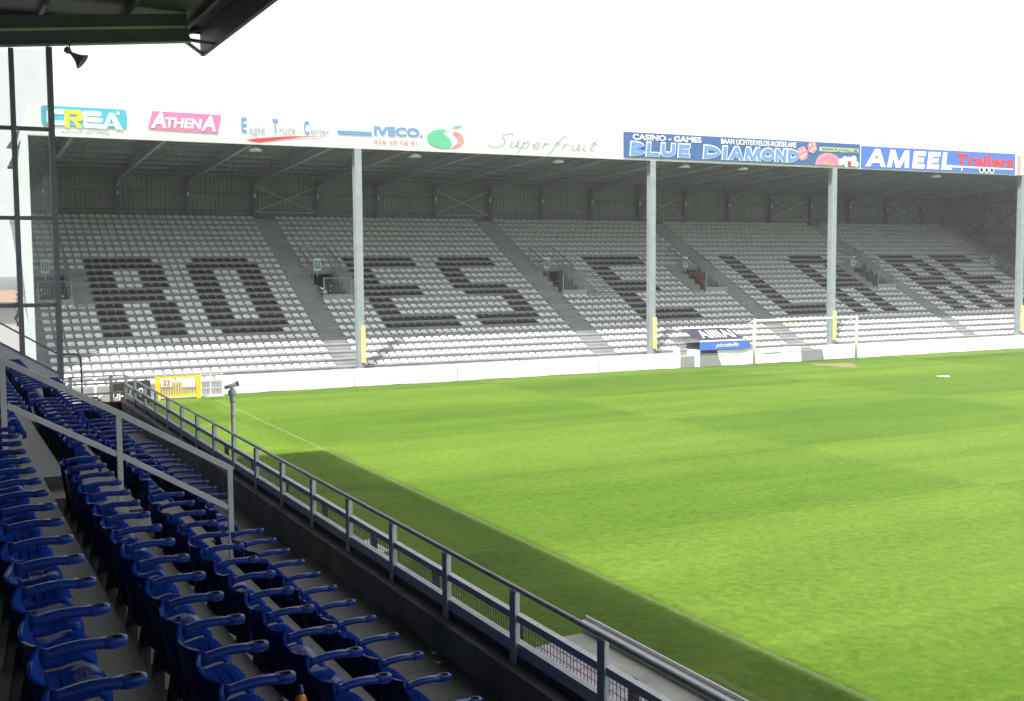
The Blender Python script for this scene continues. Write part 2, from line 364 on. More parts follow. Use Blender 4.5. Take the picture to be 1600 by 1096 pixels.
mb = MB(); mb.box(GX0, GX1, rowY(25)-0.42, rowY(25)-0.36, 0, treadZ(25)-0.02); mb.build('front_kerb', M['terrace'], grand)
mb = MB(); mb.box(GX0, GX1, rowY(0)+0.27, 66.45, treadZ(0)-0.4, treadZ(0)-0.01); mb.build('rear_walkway', M['terrace'], grand)
# stair flights: half steps between the rows
STAIR = [(16.86,17.98,0,25), (30.86,32.06,0,25), (43.8,44.98,0,25), (57.86,58.96,0,25), (6.0,6.85,10,14), (19.65,20.4,10,14), (33.75,35.75,10,14), (41.3,42.1,10,14), (55.4,56.2,10,14), (71.45,72.5,0,25), (4.0,4.4,0,25)]
for a, b, k0, k1 in STAIR:
    mb = MB()
    for k in range(k0, min(k1, 24)+1):
        yf = rowY(k)-0.35
        mb.box(a, b, yf-0.26, yf-0.02, treadZ(k)-DZ+0.001, treadZ(k)-DZ/2)
    mb.build('stair_flight', M['terrace'], grand)
# openings: walls, floor and parapet of each way in
def step_profile(x, t, k0=9, k1=14):
    pass
for a, b, side in VOM:
    mb = MB(); y0 = rowY(14)-0.40; y1 = rowY(9)-0.36
    for x in (a-0.002, b-0.078):
        poly = [(y0, 2.9), (y1+0.02, 2.9), (y1+0.02, treadZ(10)-0.01)]
        for k in range(10, 15):
            yf = rowY(k)-0.35; poly += [(yf, treadZ(k)-0.006), (yf, treadZ(k+1)-0.006 if k < 14 else 2.95)]
        mb.prism(poly, 'x', x, x+0.08)
    mb.box(a-0.3, b+3.5, y0, 66.6, 2.75, 2.85)
    o = mb.build('entrance_passage', M['terrace'], grand)
    mb = MB(); mb.box(a-0.06, b+0.06, y0-0.08, y0+0.05, treadZ(15)+0.0, treadZ(14)+0.14); mb.build('entrance_parapet', M['post'], grand)
    # guard railing: front bars, side rails running up the terrace, back rail
    rl = thing('guard_railing', ((a+b)/2, y0, 4.0), None, 'railing', 'railings round the terrace entrances')
    nm = ['leftmost, half behind the glass screen', 'second from left, beside the first stair', 'third from left, beside the second stair', 'fourth from left, with the orange side', 'fifth from left, behind the right goal post', 'rightmost, against the end wall'][VOM.index((a,b,side))]
    rl['label'] = 'grey barred railing round a terrace entrance, '+nm
    zb = treadZ(14)+0.14; zt = zb+0.86
    for x in (a+0.03, b-0.03):
        MB().box(x-0.03, x+0.03, y0-0.045, y0+0.015, zb, zt).build('corner_post', M['post'], rl)
    MB().box(a+0.06, b-0.06, y0-0.03, y0, zt-0.05, zt).build('top_rail', M['farrail'], rl)
    mb = MB(); nb = 11
    for i in range(1, nb): x = a+0.06+(b-a-0.12)*i/nb; mb.box(x-0.009, x+0.009, y0-0.024, y0-0.006, zb+0.02, zt-0.05)
    mb.build('infill_bars', M['farrail'], rl)
    for x in (a-0.06, b+0.06):
        p0 = Vector((x, rowY(12)-0.1, treadZ(12)+0.95)); p1 = Vector((x, rowY(9)+0.55, treadZ(9)+1.05)); 
        mb = MB().bar(p0, p1, 0.04, 0.05)
        for q, zz in ((p0, treadZ(12)), (p1, treadZ(9)-0.3), (p0.lerp(p1, 0.5), treadZ(11)-0.2)): mb.box(x-0.018, x+0.018, q.y-0.018, q.y+0.018, zz, q.z-0.02)
        mb.build('side_rail', M['farrail'], rl)
        mb = MB()
        for i in range(1, 16):
            q = p0.lerp(p1, i/16); zz = treadZ(12)+(treadZ(9)-treadZ(12))*i/16+0.12; mb.box(x-0.007, x+0.007, q.y-0.007, q.y+0.007, zz, q.z-0.02)
        mb.build('side_bars', M['farrail'], rl)
    MB().bar((a-0.04, rowY(9)+0.55, treadZ(9)+1.05), (b+0.04, rowY(9)+0.55, treadZ(9)+1.05), 0.04, 0.05).build('back_rail', M['farrail'], rl)
# exit signs on short posts above the openings
for i, (a, b, side) in enumerate(VOM):
    xc = (a+b)/2-0.12; y = 60.02
    sg = thing('exit_sign', (xc, y, 5.2), 'small white sign with green doorway symbol over the %s terrace entrance' % ['leftmost','second','third','fourth','fifth','rightmost'][i], 'sign', 'exit signs over the terrace entrances')
    MB().box(xc-0.2, xc+0.2, y, y+0.03, 5.32, 5.98).build('sign_board', M['p_white'], sg)
    MB().box(xc-0.15, xc+0.15, y-0.012, y, 5.45, 5.86).build('green_panel', M['p_signgreen'], sg)
    mb = MB(); mb.box(xc-0.08, xc-0.04, y-0.022, y-0.012, 5.5, 5.8); mb.box(xc+0.04, xc+0.08, y-0.022, y-0.012, 5.5, 5.8); mb.box(xc-0.08, xc+0.08, y-0.022, y-0.012, 5.76, 5.8)
    mb.build('doorway_symbol', M['p_white'], sg)
    MB().box(xc-0.02, xc+0.02, y+0.03, y+0.06, 5.0, 5.95).build('sign_post', M['rail'], sg)

# back wall, columns, bracing, rafters, purlins, deck
def corrugated(mb, x0, x1, y, z0, z1, pitch=0.25, dep=0.045, axis='x'):
    x = x0; pts = []
    while x < x1:
        pts += [(x, 0), (x+pitch*0.55, 0), (x+pitch*0.65, dep), (x+pitch*0.9, dep)]; x += pitch
    pts.append((x1, 0))
    vs = []
    for q, d in pts:
        for z in (z0, z1): vs.append((q, y-d, z) if axis == 'x' else (y-d, q, z))
    mb.add(vs, [(2*i, 2*i+2, 2*i+3, 2*i+1) for i in range(len(pts)-1)])
mb = MB(); corrugated(mb, 4.42, GX1, 66.75, treadZ(0)-0.3, 11.6); mb.box(4.42, GX1, 66.76, 66.82, treadZ(0)-0.3, 11.6); mb.build('back_wall', M['cladding'], grand)
mb = MB(); x = 4.42  # added wall, blocks the bright outdoors behind the entrances except at the shrubs
for a, b, sd in VOM[:3]+VOM[4:5]:
    l_, r_ = a*66.8/59.5, b*66.8/57.3
    mb.box(x, l_, 66.83, 66.95, 0, 8.0); mb.box(l_, r_, 66.83, 66.95, 4.45, 8.0); mb.box(l_, r_, 66.83, 66.95, 0, 2.4); x = r_
mb.box(x, GX1, 66.83, 66.95, 0, 8.0); mb.build('light_block_wall', M['column'], grand)
mb = MB()
for z in (8.75, 9.75): mb.box(4.42, GX1, 66.62, 66.70, z, z+0.08)
mb.build('wall_rail', M['column'], grand)
CX = [5.65+3.79*i for i in range(18)]
zroof = lambda y: 10.42+(66.5-y)/15.9*0.72          # underside line of the rafters
for i, x in enumerate(CX):
    mb = MB(); mb.box(x-0.11, x+0.11, 66.30, 66.33, treadZ(0), 10.55); mb.box(x-0.11, x+0.11, 66.55, 66.58, treadZ(0), 10.55); mb.box(x-0.012, x+0.012, 66.33, 66.55, treadZ(0), 10.55)
    mb.build('column', M['column'], grand)
    MB().box(x-0.05, x+0.05, 66.27, 66.298, 9.55, 9.78).build('column_plate', M['strip'], grand)
    mb = MB()
    for yy0, yy1 in ((50.75, 66.58),):
        for off, hh in ((0.0, 0.02), (0.34, 0.02)): mb.bar((x, yy0, zroof(yy0)+off), (x, yy1, zroof(yy1)+off-0.1), 0.17, hh)
        mb.bar((x, yy0, zroof(yy0)+0.17), (x, yy1, zroof(yy1)+0.07), 0.014, 0.33)
    mb.bar((x, 64.9, zroof(64.9)-0.02), (x, 66.4, zroof(66.4)-0.42), 0.16, 0.05)     # haunch
    mb.build('rafter', M['rafter'], grand)
for i in range(9):
    y = 51.3+i*1.88; MB().box(GX0, GX1, y-0.035, y+0.035, zroof(y)+0.36, zroof(y)+0.52).build('purlin', M['farroof'], grand)
mb = MB(); vs = []; x = GX0; prof = []
while x < GX1: prof += [(x, 0), (x+0.2, 0), (x+0.24, 0.05), (x+0.36, 0.05), (x+0.4, 0)]; x += 0.42
for q, d in prof: vs += [(q, 50.7, zroof(50.7)+0.53+d), (q, 66.8, zroof(66.8)+0.45+d)]
mb.add(vs, [(2*i, 2*i+1, 2*i+3, 2*i+2) for i in range(len(prof)-1)])
mb.box(GX0, GX1, 50.7, 66.8, 11.9, 11.93)
mb.build('roof_deck', M['farroof'], grand)
for a, b in ((3,4), (6,7), (10,11), (13,14), (16,17)):
    xa, xb = CX[a]+0.1, CX[b]-0.1; mb = MB()
    mb.bar((xa, 66.5, 8.75), (xb, 66.5, 10.2), 0.04, 0.08); mb.bar((xa, 66.46, 10.2), (xb, 66.46, 8.75), 0.04, 0.08); mb.bar((xa, 66.42, 8.72), (xb, 66.42, 8.72), 0.05, 0.08)
    mb.build('cross_brace', M['rafter'], grand)
# end walls
mb = MB(); corrugated(mb, 50.62, 66.8, GX1-0.02, 0.0, 11.9, 0.3, 0.05, 'y'); mb.box(GX1, GX1+0.06, 50.62, 66.8, 0, 11.9); mb.build('end_wall', M['endclad'], grand)
mb = MB()
for y in (54.5, 58.5, 62.5): mb.box(GX1-0.3, GX1-0.08, y-0.11, y+0.11, 0.5, 11.4)
for z in (4.2, 6.6, 7.6, 9.9): mb.box(GX1-0.16, GX1-0.08, 50.9, 66.3, z, z+0.12)
mb.build('end_frame', M['column'], grand)
for ya, za, yb, zb in ((54.5, 9.9, 58.5, 6.6), (58.5, 6.6, 62.5, 9.9), (54.5, 6.6, 51.2, 9.9), (58.5, 6.4, 54.5, 4.3), (62.5, 7.6, 58.5, 9.9), (54.5, 4.2, 51.0, 2.6), (62.5, 7.6, 66.2, 9.9)):
    MB().bar((GX1-0.2, ya, za), (GX1-0.2, yb, zb), 0.1, 0.1).build('end_brace', M['column'], grand)
mb = MB(); corrugated(mb, 50.74, 66.8, GX0-0.02, 0.0, 11.88, 0.35, 0.05, 'y'); mb.box(GX0-0.018, GX0-0.002, 50.74, 66.8, 0, 11.88); mb.v = [(v[0]-0.12+(v[1]-50.6)*0.033, v[1], v[2]) for v in mb.v]; mb.build('side_cladding', M['paleclad'], grand)
# white fascia along the roof edge, with a lower trim
MB().box(GX0-0.15, GX1+0.2, 50.62, 50.72, 11.02, 12.28).build('fascia', M['fascia'], grand)
MB().box(GX0-0.15, GX1+0.2, 50.60, 50.78, 10.95, 11.018).build('fascia_trim', M['strip'], grand)
# roof posts
for i, x in enumerate((17.8, 34.0, 46.43, 62.1)):
    p = MB(); w = 0.165
    p.box(x-w, x+w, 50.52, 50.56, 0.0, 10.94); p.box(x-w, x+w, 50.84, 50.88, 0.0, 10.94); p.box(x-0.03, x+0.03, 50.56, 50.84, 0.0, 10.94)
    po = p.build('roof_post', M['post'], grand)
    MB().box(x+0.0, x+w+0.02, 50.42, 50.518, 1.1, 2.75).build('yellow_padding', M['pad'], po)
# floodlights hanging under the roof edge
for i, x in enumerate((13.2, 20.85, 28.65, 36.4, 40.3, 55.0)):
    t = thing('floodlight', (x, 51.1, 10.9), 'pale floodlight under the far roof edge, %s from the left' % ordw(i+1), 'floodlight', 'floodlights under the far roof edge')
    MB().lathe((x, 51.1, 10.72), [(0.12, 0.16), (0.28, 0.06), (0.3, 0.0), (0.26, -0.02)], 14).build('lamp_housing', M['strip'], t)
    MB().box(x-0.02, x+0.02, 51.08, 51.12, 10.86, 11.12).build('bracket', M['rafter'], t)

# ------------------------------------------------------------------ far seats, laid out as the letters of the seat lettering
def far_seat_mesh(m, name):
    g = []
    prof = [(-0.20, 0.015), (-0.17, 0.055), (-0.02, 0.05), (0.06, 0.065), (0.10, 0.13), (0.112, 0.178)]
    us = [-1, -0.75, 0, 0.75, 1]
    for i, (py, pz) in enumerate(prof):
        row = []
        for u in us:
            hw = 0.162*(1.0 if i < 4 else (0.97 if i == 4 else 0.80))
            if i == 0: hw *= 0.93
            edge = 0.03 if abs(u) == 1 and 1 <= i <= 3 else 0.0
            top = -0.025 if (abs(u) == 1 and i == 5) else 0
            row.append((u*hw, py-(0.02 if abs(u) == 1 and i >= 4 else 0), pz+edge+top))
        g.append(row)
    mb = shell(g, 0.02)
    mb.box(-0.03, 0.03, -0.05, 0.02, 0.0, 0.042)
    return mb
P = 0.412
def row_str(k):
    """colour strings of the five blocks in row k"""
    r = k-8
    w = ['w'*30, 'w'*31, 'w'*28, 'w'*31, 'w'*30]
    if 0 <= r < 12:
        Rr = ['XXXXXXXX.', 'XXXXXXXXX']+['XXX...XXX']*3+['XXXXXXXX.']*2+['XXX...XXX']*5
        O = ['.XXXXXXX.', 'XXXXXXXXX']+['XXX...XXX']*8+['XXXXXXXXX', '.XXXXXXX.']
        Et = ['X'*10]*2+['XXX.......']*3+['XXXXXXXX..']*2+['XXX.......']*3+['X'*10]*2
        S_ = ['.XXXXXXXX', 'XXXXXXXXX']+['XXX......']*3+['XXXXXXXX.', '.XXXXXXXX']+['......XXX']*3+['XXXXXXXXX', 'XXXXXXXX.']
        L = ['XXX......']*10+['XXXXXXXXX']*2
        A = ['.XXXXXXX.', 'XXXXXXXXX']+['XXX...XXX']*3+['XXXXXXXXX']*2+['XXX...XXX']*5
        E9 = [x[:9] for x in Et]
        def put(s, i, g): return s[:i]+''.join('b' if c == 'X' else 'w' for c in g)+s[i+len(g):]
        w[0] = put(put(w[0], 6, Rr[r]), 18, O[r])
        w[1] = put(put(w[1], 6, Et[r]), 19, S_[r])
        w[2] = put(w[2], 9, Et[r])
        w[3] = put(put(w[3], 3, L[r]), 16, A[r])
        w[4] = put(put(w[4], 3, Rr[r]), 15, E9[r])
        if 2 <= r <= 6:
            w[0] = '.'*6+w[0][6:]; w[1] = '.'*6+w[1][6:]; w[2] = '.'*6+w[2][6:-6]+'.'*6; w[3] = w[3][:-6]+'.'*6; w[4] = w[4][:-3]+'.'*3
    return w
BX = [16.82-30*P, 18.0, 32.13, 45.04, 59.0]
seats = []
for k in range(26):
    for b, s in enumerate(row_str(k)):
        n = len(s)
        for i, c in enumerate(s):
            if c == '.': continue
            x = BX[b]+(i+0.5)*P
            if k == 25 and b == 2 and x > 35.4: continue          # players' tunnel
            if k >= 23 and 36.2 < x < 40.2: continue
            seats.append((x, rowY(k), treadZ(k), c, k, b, i, n))
mw = far_seat_mesh(None, 'w'); meW = mw.mesh('white_seat', M['white']); mk = far_seat_mesh(None, 'b'); mk.v = [(v[0]*1.1, v[1], v[2]*1.12) for v in mk.v]; meB = mk.mesh('black_seat', M['black'])
def show(s):
    # nearer seats show larger; the two lowest rows on the left are hidden by the near stand
    x, y, z, c, k, b, i, n = s
    d = math.sqrt(x*x+y*y+(z-CAMZ)**2)
    if k == 25 and x < 9.5: d += 50
    if x < 5.2: d += 6
    return d
seats.sort(key=show)
ROWN = lambda k: 'front row' if k == 25 else ('back row' if k == 0 else '%s row up' % ordw(26-k))
for s in seats[:300]:
    x, y, z, c, k, b, i, n = s
    o = link('shell_seat', meW if c == 'w' else meB, None, (x, y, z)); o.rotation_euler = (0, 0, random.uniform(-0.03, 0.03))
    if i < n/2: pos = '%s from the left end' % ordw(i+1)
    else: pos = '%s from the right end' % ordw(n-i)
    tag(o, '%s shell seat, %s of %s in %s seating block' % ({'w': 'white', 'b': 'black'}[c], pos, ROWN(k), ['leftmost','second','middle','fourth','rightmost'][b]), 'seat', 'shell seats on the far terraces')
for c, nm, m in (('w', 'white_seats', M['white']), ('b', 'black_seats', M['black'])):
    mb = MB()
    src = mw if c == 'w' else mk
    for s in seats[300:]:
        if s[3] != c: continue
        a = random.uniform(-0.03, 0.03); ca, sa = math.cos(a), math.sin(a); o = len(mb.v); dz = random.uniform(-0.006, 0.006)
        mb.v += [(s[0]+v[0]*ca-v[1]*sa, s[1]+v[0]*sa+v[1]*ca, s[2]+v[2]+dz) for v in src.v]
        mb.f += [[o+q for q in f] for f in src.f]; mb.sm += src.sm
    tag(mb.build(nm, m), '%s shell seats filling the rest of the far terraces' % {'w': 'white', 'b': 'black'}[c], 'seats', kind='stuff')

# ------------------------------------------------------------------ signs on the fascia
FY = 50.6
def sign(name, x, label): return thing(name, (x, FY, 11.6), label, 'sign', 'advertising signs along the far roof edge')
def rrect(x0, x1, z0, z1, r, n=5):
    out = []
    for cx, cz, a in ((x1-r, z0+r, -90), (x1-r, z1-r, 0), (x0+r, z1-r, 90), (x0+r, z0+r, 180)):
        for i in range(n+1): t = R(a+90*i/n); out.append((cx+r*math.cos(t), cz+r*math.sin(t)))
    return out
def plate(name, poly, m, parent, y=FY, th=0.015):
    return MB().prism(poly, 'y', y-th, y).build(name, m, parent)
def block(ch, x0, x1, z0, z1, t, d=0.0, sl=0.0):
    """stroke letters as lists of polygons; d swells every stroke"""
    h = z1-z0; a0, a1, b0, b1, q = x0-d, x1+d, z0-d, z1+d, t+2*d; P_ = []
    rect = lambda l, r, b, u: P_.append([(l,b),(r,b),(r,u),(l,u)])
    def ring(cx, cz, rx, rz, w, s, e, n=14):
        for i in range(n):
            p, r = R(s+(e-s)*i/n), R(s+(e-s)*(i+1)/n)
            P_.append([(cx+(rx-w)*math.cos(p), cz+(rz-w)*math.sin(p)), (cx+rx*math.cos(p), cz+rz*math.sin(p)), (cx+rx*math.cos(r), cz+rz*math.sin(r)), (cx+(rx-w)*math.cos(r), cz+(rz-w)*math.sin(r))])
    if ch in 'BDELUN': rect(a0, a0+q, b0, b1)
    if ch == 'I': rect(a0, a1, b0, b1)
    if ch in 'EL': rect(a0, a1, b0, b0+q*0.8)
    if ch == 'E': rect(a0, a1, b1-q*0.8, b1); rect(a0, a1-t*0.3, (b0+b1)/2-q*0.4, (b0+b1)/2+q*0.4)
    if ch == 'D': ring(a0+q*0.6, (b0+b1)/2, a1-a0-q*0.6, (b1-b0)/2, q*0.95, -90, 90)
    if ch == 'B':
        for k in (0, 1): ring(a0+q*0.6, b0+(b1-b0)*(0.26+0.48*k), (a1-a0-q*0.6)*(1-0.08*k), (b1-b0)*0.26, q*0.7, -90, 90, 10)
    if ch == 'O': ring((a0+a1)/2, (b0+b1)/2, (a1-a0)/2, (b1-b0)/2, q, 0, 360, 24)
    if ch == 'U': rect(a1-q, a1, b0+h*0.4, b1); P_[0] = [(a0,b0+h*0.4),(a0+q,b0+h*0.4),(a0+q,b1),(a0,b1)]; ring((a0+a1)/2, b0+h*0.4, (a1-a0)/2, h*0.4, q, 180, 360, 12)
    if ch == 'N': rect(a1-q, a1, b0, b1); P_.append([(a1-q,b0),(a1,b0),(a0+q,b1),(a0,b1)])
    if ch == 'A':
        m = (a0+a1)/2; P_ += [[(a0,b0),(a0+q*1.05,b0),(m+q*0.55,b1),(m-q*0.5,b1)], [(a1-q*1.05,b0),(a1,b0),(m+q*0.5,b1),(m-q*0.55,b1)]]; rect(a0+(m-a0)*0.35, a1-(a1-m)*0.35, b0+h*0.22, b0+h*0.22+q*0.7)
    if ch == 'M':
        m = (a0+a1)/2; P_ += [[(a0,b0),(a0+q*0.95,b0),(a0+q*1.35,b1),(a0+q*0.35,b1)], [(a1-q*0.95,b0),(a1,b0),(a1-q*0.35,b1),(a1-q*1.35,b1)], [(m-q*0.5,b0),(m+q*0.5,b0),(a0+q*1.35,b1),(a0+q*0.35,b1)], [(m-q*0.5,b0),(m+q*0.5,b0),(a1-q*0.35,b1),(a1-q*1.35,b1)]]
    return [[(x+(z-z0)*sl, z) for x, z in p] for p in P_]
def letters(spec, z0, z1, t, m, parent, y, name, d=0.0, sl=0.0):
    for ch, x0, x1 in spec:
        mb = MB()
        for j, p in enumerate(block(ch, x0, x1, z0, z1, t, d, sl)): mb.prism(p, 'y', y-0.010-0.0004*j, y)
        mb.build(name, m, parent)
# teal sign
t = sign('roof_sign', 6.0, 'teal rounded sign reading CREA with a yellow R, on the white roof edge')
plate('sign_panel', rrect(4.35, 7.66, 11.38, 12.17, 0.12), M['p_teal'], t)
y2 = FY-0.016
def poly_letters(parts, m, parent, name, y=y2):
    mb = MB()
    for j, p in enumerate(parts): mb.prism(p, 'y', y-0.012-0.0013*j, y)
    return mb.build(name, m, parent)
poly_letters([rrect(4.62, 5.25, 11.84, 12.04, 0.09), rrect(4.62, 5.25, 11.40, 11.58, 0.085), rrect(4.55, 4.78, 11.42, 12.02, 0.11)], M['p_white'], t, 'letter_c')
poly_letters([[(5.23,11.32),(5.42,11.32),(5.42,12.03),(5.23,12.03)], rrect(5.3,5.9,11.86,12.04,0.08), rrect(5.72,5.92,11.6,12.02,0.09), rrect(5.45,5.9,11.6,11.74,0.06), [(5.5,11.66),(5.66,11.66),(5.92,11.33),(5.7,11.33)]], M['p_yellow'], t, 'letter_r')
poly_letters([rrect(5.93,6.68,11.83,12.03,0.09), rrect(5.95,6.72,11.58,11.77,0.08), rrect(5.95,6.8,11.34,11.52,0.08), [(5.95,11.4),(6.1,11.4),(6.1,11.95),(5.95,11.95)]], M['p_white'], t, 'letter_e')
poly_letters([[(6.70,11.34),(6.86,11.34),(7.16,12.0),(6.98,12.0)], [(6.98,12.0),(7.16,12.0),(7.5,11.33),(7.22,11.33)], [(6.85,11.46),(7.3,11.46),(7.25,11.54),(6.9,11.54)]], M['p_white'], t, 'letter_a')
MB().lathe((7.33, y2-0.012, 12.0), [(0.075, 0), (0.075, 0.01)], 16, (0,1,0)).build('dot', M['p_white'], t)
text('small_lettering', 'PRINTING INDUSTRIES', 5.05, 7.0, 11.1, 11.24, FY, M['p_pale'], t)
# crimson slanted sign
t = sign('roof_sign', 10.0, 'crimson slanted panel reading ATHENA on the white roof edge')
plate('sign_panel', [(8.52,11.42),(11.43,11.36),(11.6,12.15),(8.72,12.17)], M['p_pink'], t)
text('letter_a', 'A', 8.63, 9.28, 11.47, 12.12, y2, M['p_white'], t, 0.2, 0.03)
text('letters_then', 'THEN', 9.25, 10.78, 11.51, 11.93, y2, M['p_white'], t, 0.15, 0.03)
text('letter_a', 'A', 10.72, 11.36, 11.43, 12.08, y2-0.003, M['p_white'], t, 0.2, 0.03)
plate('underline', [(8.15,11.10),(11.62,11.09),(11.62,11.112),(8.15,11.122)], M['p_grey'], t)
# blue and grey script with red swoosh, bar, block letters and a phone number
t = sign('roof_sign', 14.6, 'white sign reading Eagle Truck Center with tall blue initials over a red swoosh')
for ch, a, b, z0, z1 in (('E',12.48,12.72,11.46,12.1), ('T',13.86,14.12,11.47,12.1), ('C',15.28,15.54,11.48,12.1)): text('initial', ch, a, b, z0, z1, FY, M['p_midblue'], t, 0, 0.02)
text('lettering', 'agle', 12.82, 13.52, 11.3, 11.82, FY, M['p_grey'], t); text('lettering', 'ruck', 14.16, 14.92, 11.47, 11.88, FY, M['p_grey'], t); text('lettering', 'enter', 15.6, 16.46, 11.49, 11.8, FY, M['p_grey'], t)
sw = [(12.62,11.12),(13.3,11.05)]+[(13.3+i*0.29, 11.05+0.36*math.sin(i/10*math.pi/2)) for i in range(1,11)]+[(16.2-i*0.36, 11.425-0.30*(i/10)**2) for i in range(1,11)]
plate('swoosh', sw, M['p_red'], t)
t = sign('roof_sign', 19.0, 'white sign reading IVECO in blue with a blue bar and a phone number below')
plate('bar', [(16.86,11.58),(18.5,11.58),(18.5,11.74),(16.86,11.74)], M['p_midblue'], t)
text('lettering', 'IVECO.', 18.62, 21.05, 11.6, 12.02, FY, M['p_midblue'], t, 0, 0.035)
text('phone_number', '056 50 04 91', 18.6, 20.75, 11.2, 11.42, FY, M['p_rose'], t)
# green and red swirl with a grey script
t = sign('roof_sign', 24.0, 'white sign with a green and red swirl and faint grey script reading Superfruit')
g1 = []; g2 = []; cx, cz, rx, rz = 22.25, 11.58, 0.92, 0.45
for i in range(15): a = R(75+ i*205/14); g1.append((cx-0.08+rx*math.cos(a), cz+rz*math.sin(a)))
g1 += [(22.45,11.22),(22.55,11.4),(22.4,11.62),(22.15,11.8),(22.08,11.95)]
for i in range(13): a = R(60-i*140/12); g2.append((cx+rx*math.cos(a), cz+rz*math.sin(a)))
g2 += [(22.55,11.2),(22.82,11.4),(22.85,11.6),(22.72,11.78),(22.55,11.9)]
plate('green_half', g1, M['p_green'], t); plate('red_half', g2, M['p_rose'], t)
plate('leaf', [(22.5,12.15),(22.8,12.22),(23.15,12.28),(22.95,12.18),(22.7,12.13)], M['p_green'], t)
CUR = {'S': ([[(.95,.85),(.8,1),(.55,1),(.38,.85),(.45,.65),(.7,.45),(.72,.2),(.5,.02),(.15,0),(-.15,.12)]], 1.0),
 'u': ([[(0,.45),(0,.12),(.12,0),(.28,.1),(.36,.45),(.36,.1),(.46,0),(.55,.12)]], .55), 'p': ([[(0,.45),(0,-.5)], [(0,.3),(.16,.45),(.32,.36),(.3,.1),(.14,0),(0,.08)]], .5),
 'e': ([[(0,.18),(.3,.25),(.28,.42),(.12,.45),(0,.28),(.06,.05),(.22,0),(.4,.12)]], .45), 'r': ([[(0,0),(.02,.45)], [(.02,.28),(.16,.44),(.3,.4)]], .42),
 'f': ([[(.5,.92),(.36,1),(.24,.8),(.12,.1),(.02,-.5)], [(-.05,.4),(.4,.43)]], .5), 'i': ([[(0,.45),(.02,.06),(.14,0),(.24,.1)]], .3), 't': ([[(.08,.85),(.04,.1),(.16,0),(.3,.1)], [(-.1,.5),(.3,.53)]], .4)}
cxp = 24.5; K = 0.68; WX = 1.28
for ch in 'Superfruit':
    strokes, adv = CUR[ch]; mb = MB()
    for st in strokes:
        for p, q in zip(st[:-1], st[1:]):
            P0 = (cxp+(p[0]+0.45*p[1])*WX*K*1.15, FY-0.006, 11.34+p[1]*K); Q0 = (cxp+(q[0]+0.45*q[1])*WX*K*1.15, FY-0.006, 11.34+q[1]*K)
            mb.bar(P0, Q0, 0.045, 0.012, (0,1,0))
    mb.build('script_letter', M['p_grey'], t); cxp += (adv+0.12)*WX*K*1.12
# navy casino sign
t = sign('roof_sign', 40.0, 'long navy sign reading BLUE DIAMOND in big outlined letters, casino motifs at right')
plate('sign_panel', [(32.21,11.06),(48.33,11.06),(48.33,12.36),(32.21,12.36)], M['p_navy'], t, FY, 0.03); y3 = FY-0.031
BD = [('B',32.62,33.42),('L',33.6,34.35),('U',34.5,35.35),('E',35.6,36.3),('D',37.25,38.3),('I',38.5,38.75),('A',38.9,39.9),('M',39.98,41.05),('O',41.12,42.0),('N',42.1,42.85),('D',42.98,43.75)]
letters(BD, 11.2, 11.86, 0.2, M['p_white'], t, y3, 'letter_outline', 0.06, 0.08); letters(BD, 11.2, 11.86, 0.2, M['p_midblue'], t, y3-0.022, 'letter', 0.0, 0.08)
text('small_lettering', 'CASINO - GAMES', 32.75, 37.1, 11.98, 12.28, y3-0.002, M['p_white'], t, 0, 0.03)
text('small_lettering', 'BAAN LICHTERVELDE-ROESELARE', 38.4, 43.6, 11.99, 12.28, y3-0.002, M['p_white'], t, 0, 0.02)
plate('pale_strip', [(45.3,11.86),(48.2,11.86),(48.2,12.1),(45.3,12.1)], M['p_palegreen'], t, y3); text('web_address', 'WWW.PLAYHALL.BE', 45.4, 48.12, 11.89, 12.07, y3-0.016, M['p_black'], t)
for cx, cz, q, r in ((44.05, 11.68, 0.42, 20), (44.75, 12.05, 0.36, -15)):
    sqp = [(cx+q*math.cos(R(a+r)), cz+q*math.sin(R(a+r))) for a in (0, 60, 120, 180, 240, 300)]; plate('red_die', sqp, M['p_rose'], t, y3-0.002*(cx > 44.4))
    mb = MB()
    for dx, dz in ((-0.15,0.1),(0.12,0.18),(0.05,-0.12),(0.2,-0.05),(-0.08,-0.22)): mb.lathe((cx+dx, y3-0.03, cz+dz), [(0.05, 0), (0.05, 0.02)], 8, (0,1,0))
    mb.build('die_spots', M['p_white'], t)
half = lambda cx, r: [(cx+r*math.cos(R(i*180/20)), 11.08+r*0.75*math.sin(R(i*180/20))) for i in range(21)]
plate('wheel_rim', half(45.95, 0.95), M['p_rose'], t, y3); plate('wheel_ring', half(45.95, 0.72), M['p_pink'], t, y3-0.0155); plate('wheel_hub', half(45.95, 0.45), M['p_rose'], t, y3-0.031)
chips = MB()
for cx, cz, r in ((46.9,11.3,0.2),(47.2,11.42,0.22),(47.5,11.4,0.22),(47.85,11.5,0.2),(47.75,11.25,0.17),(48.05,11.22,0.17),(47.3,11.22,0.2)): chips.lathe((cx, y3-0.03-random.random()*0.008, cz), [(r, 0), (r, 0.02)], 14, (0,1,0))
chips.build('casino_chips', M['p_white'], t); plate('playing_card', [(47.35,11.14),(47.62,11.12),(47.64,11.36),(47.37,11.38)], M['p_red'], t, y3-0.042)
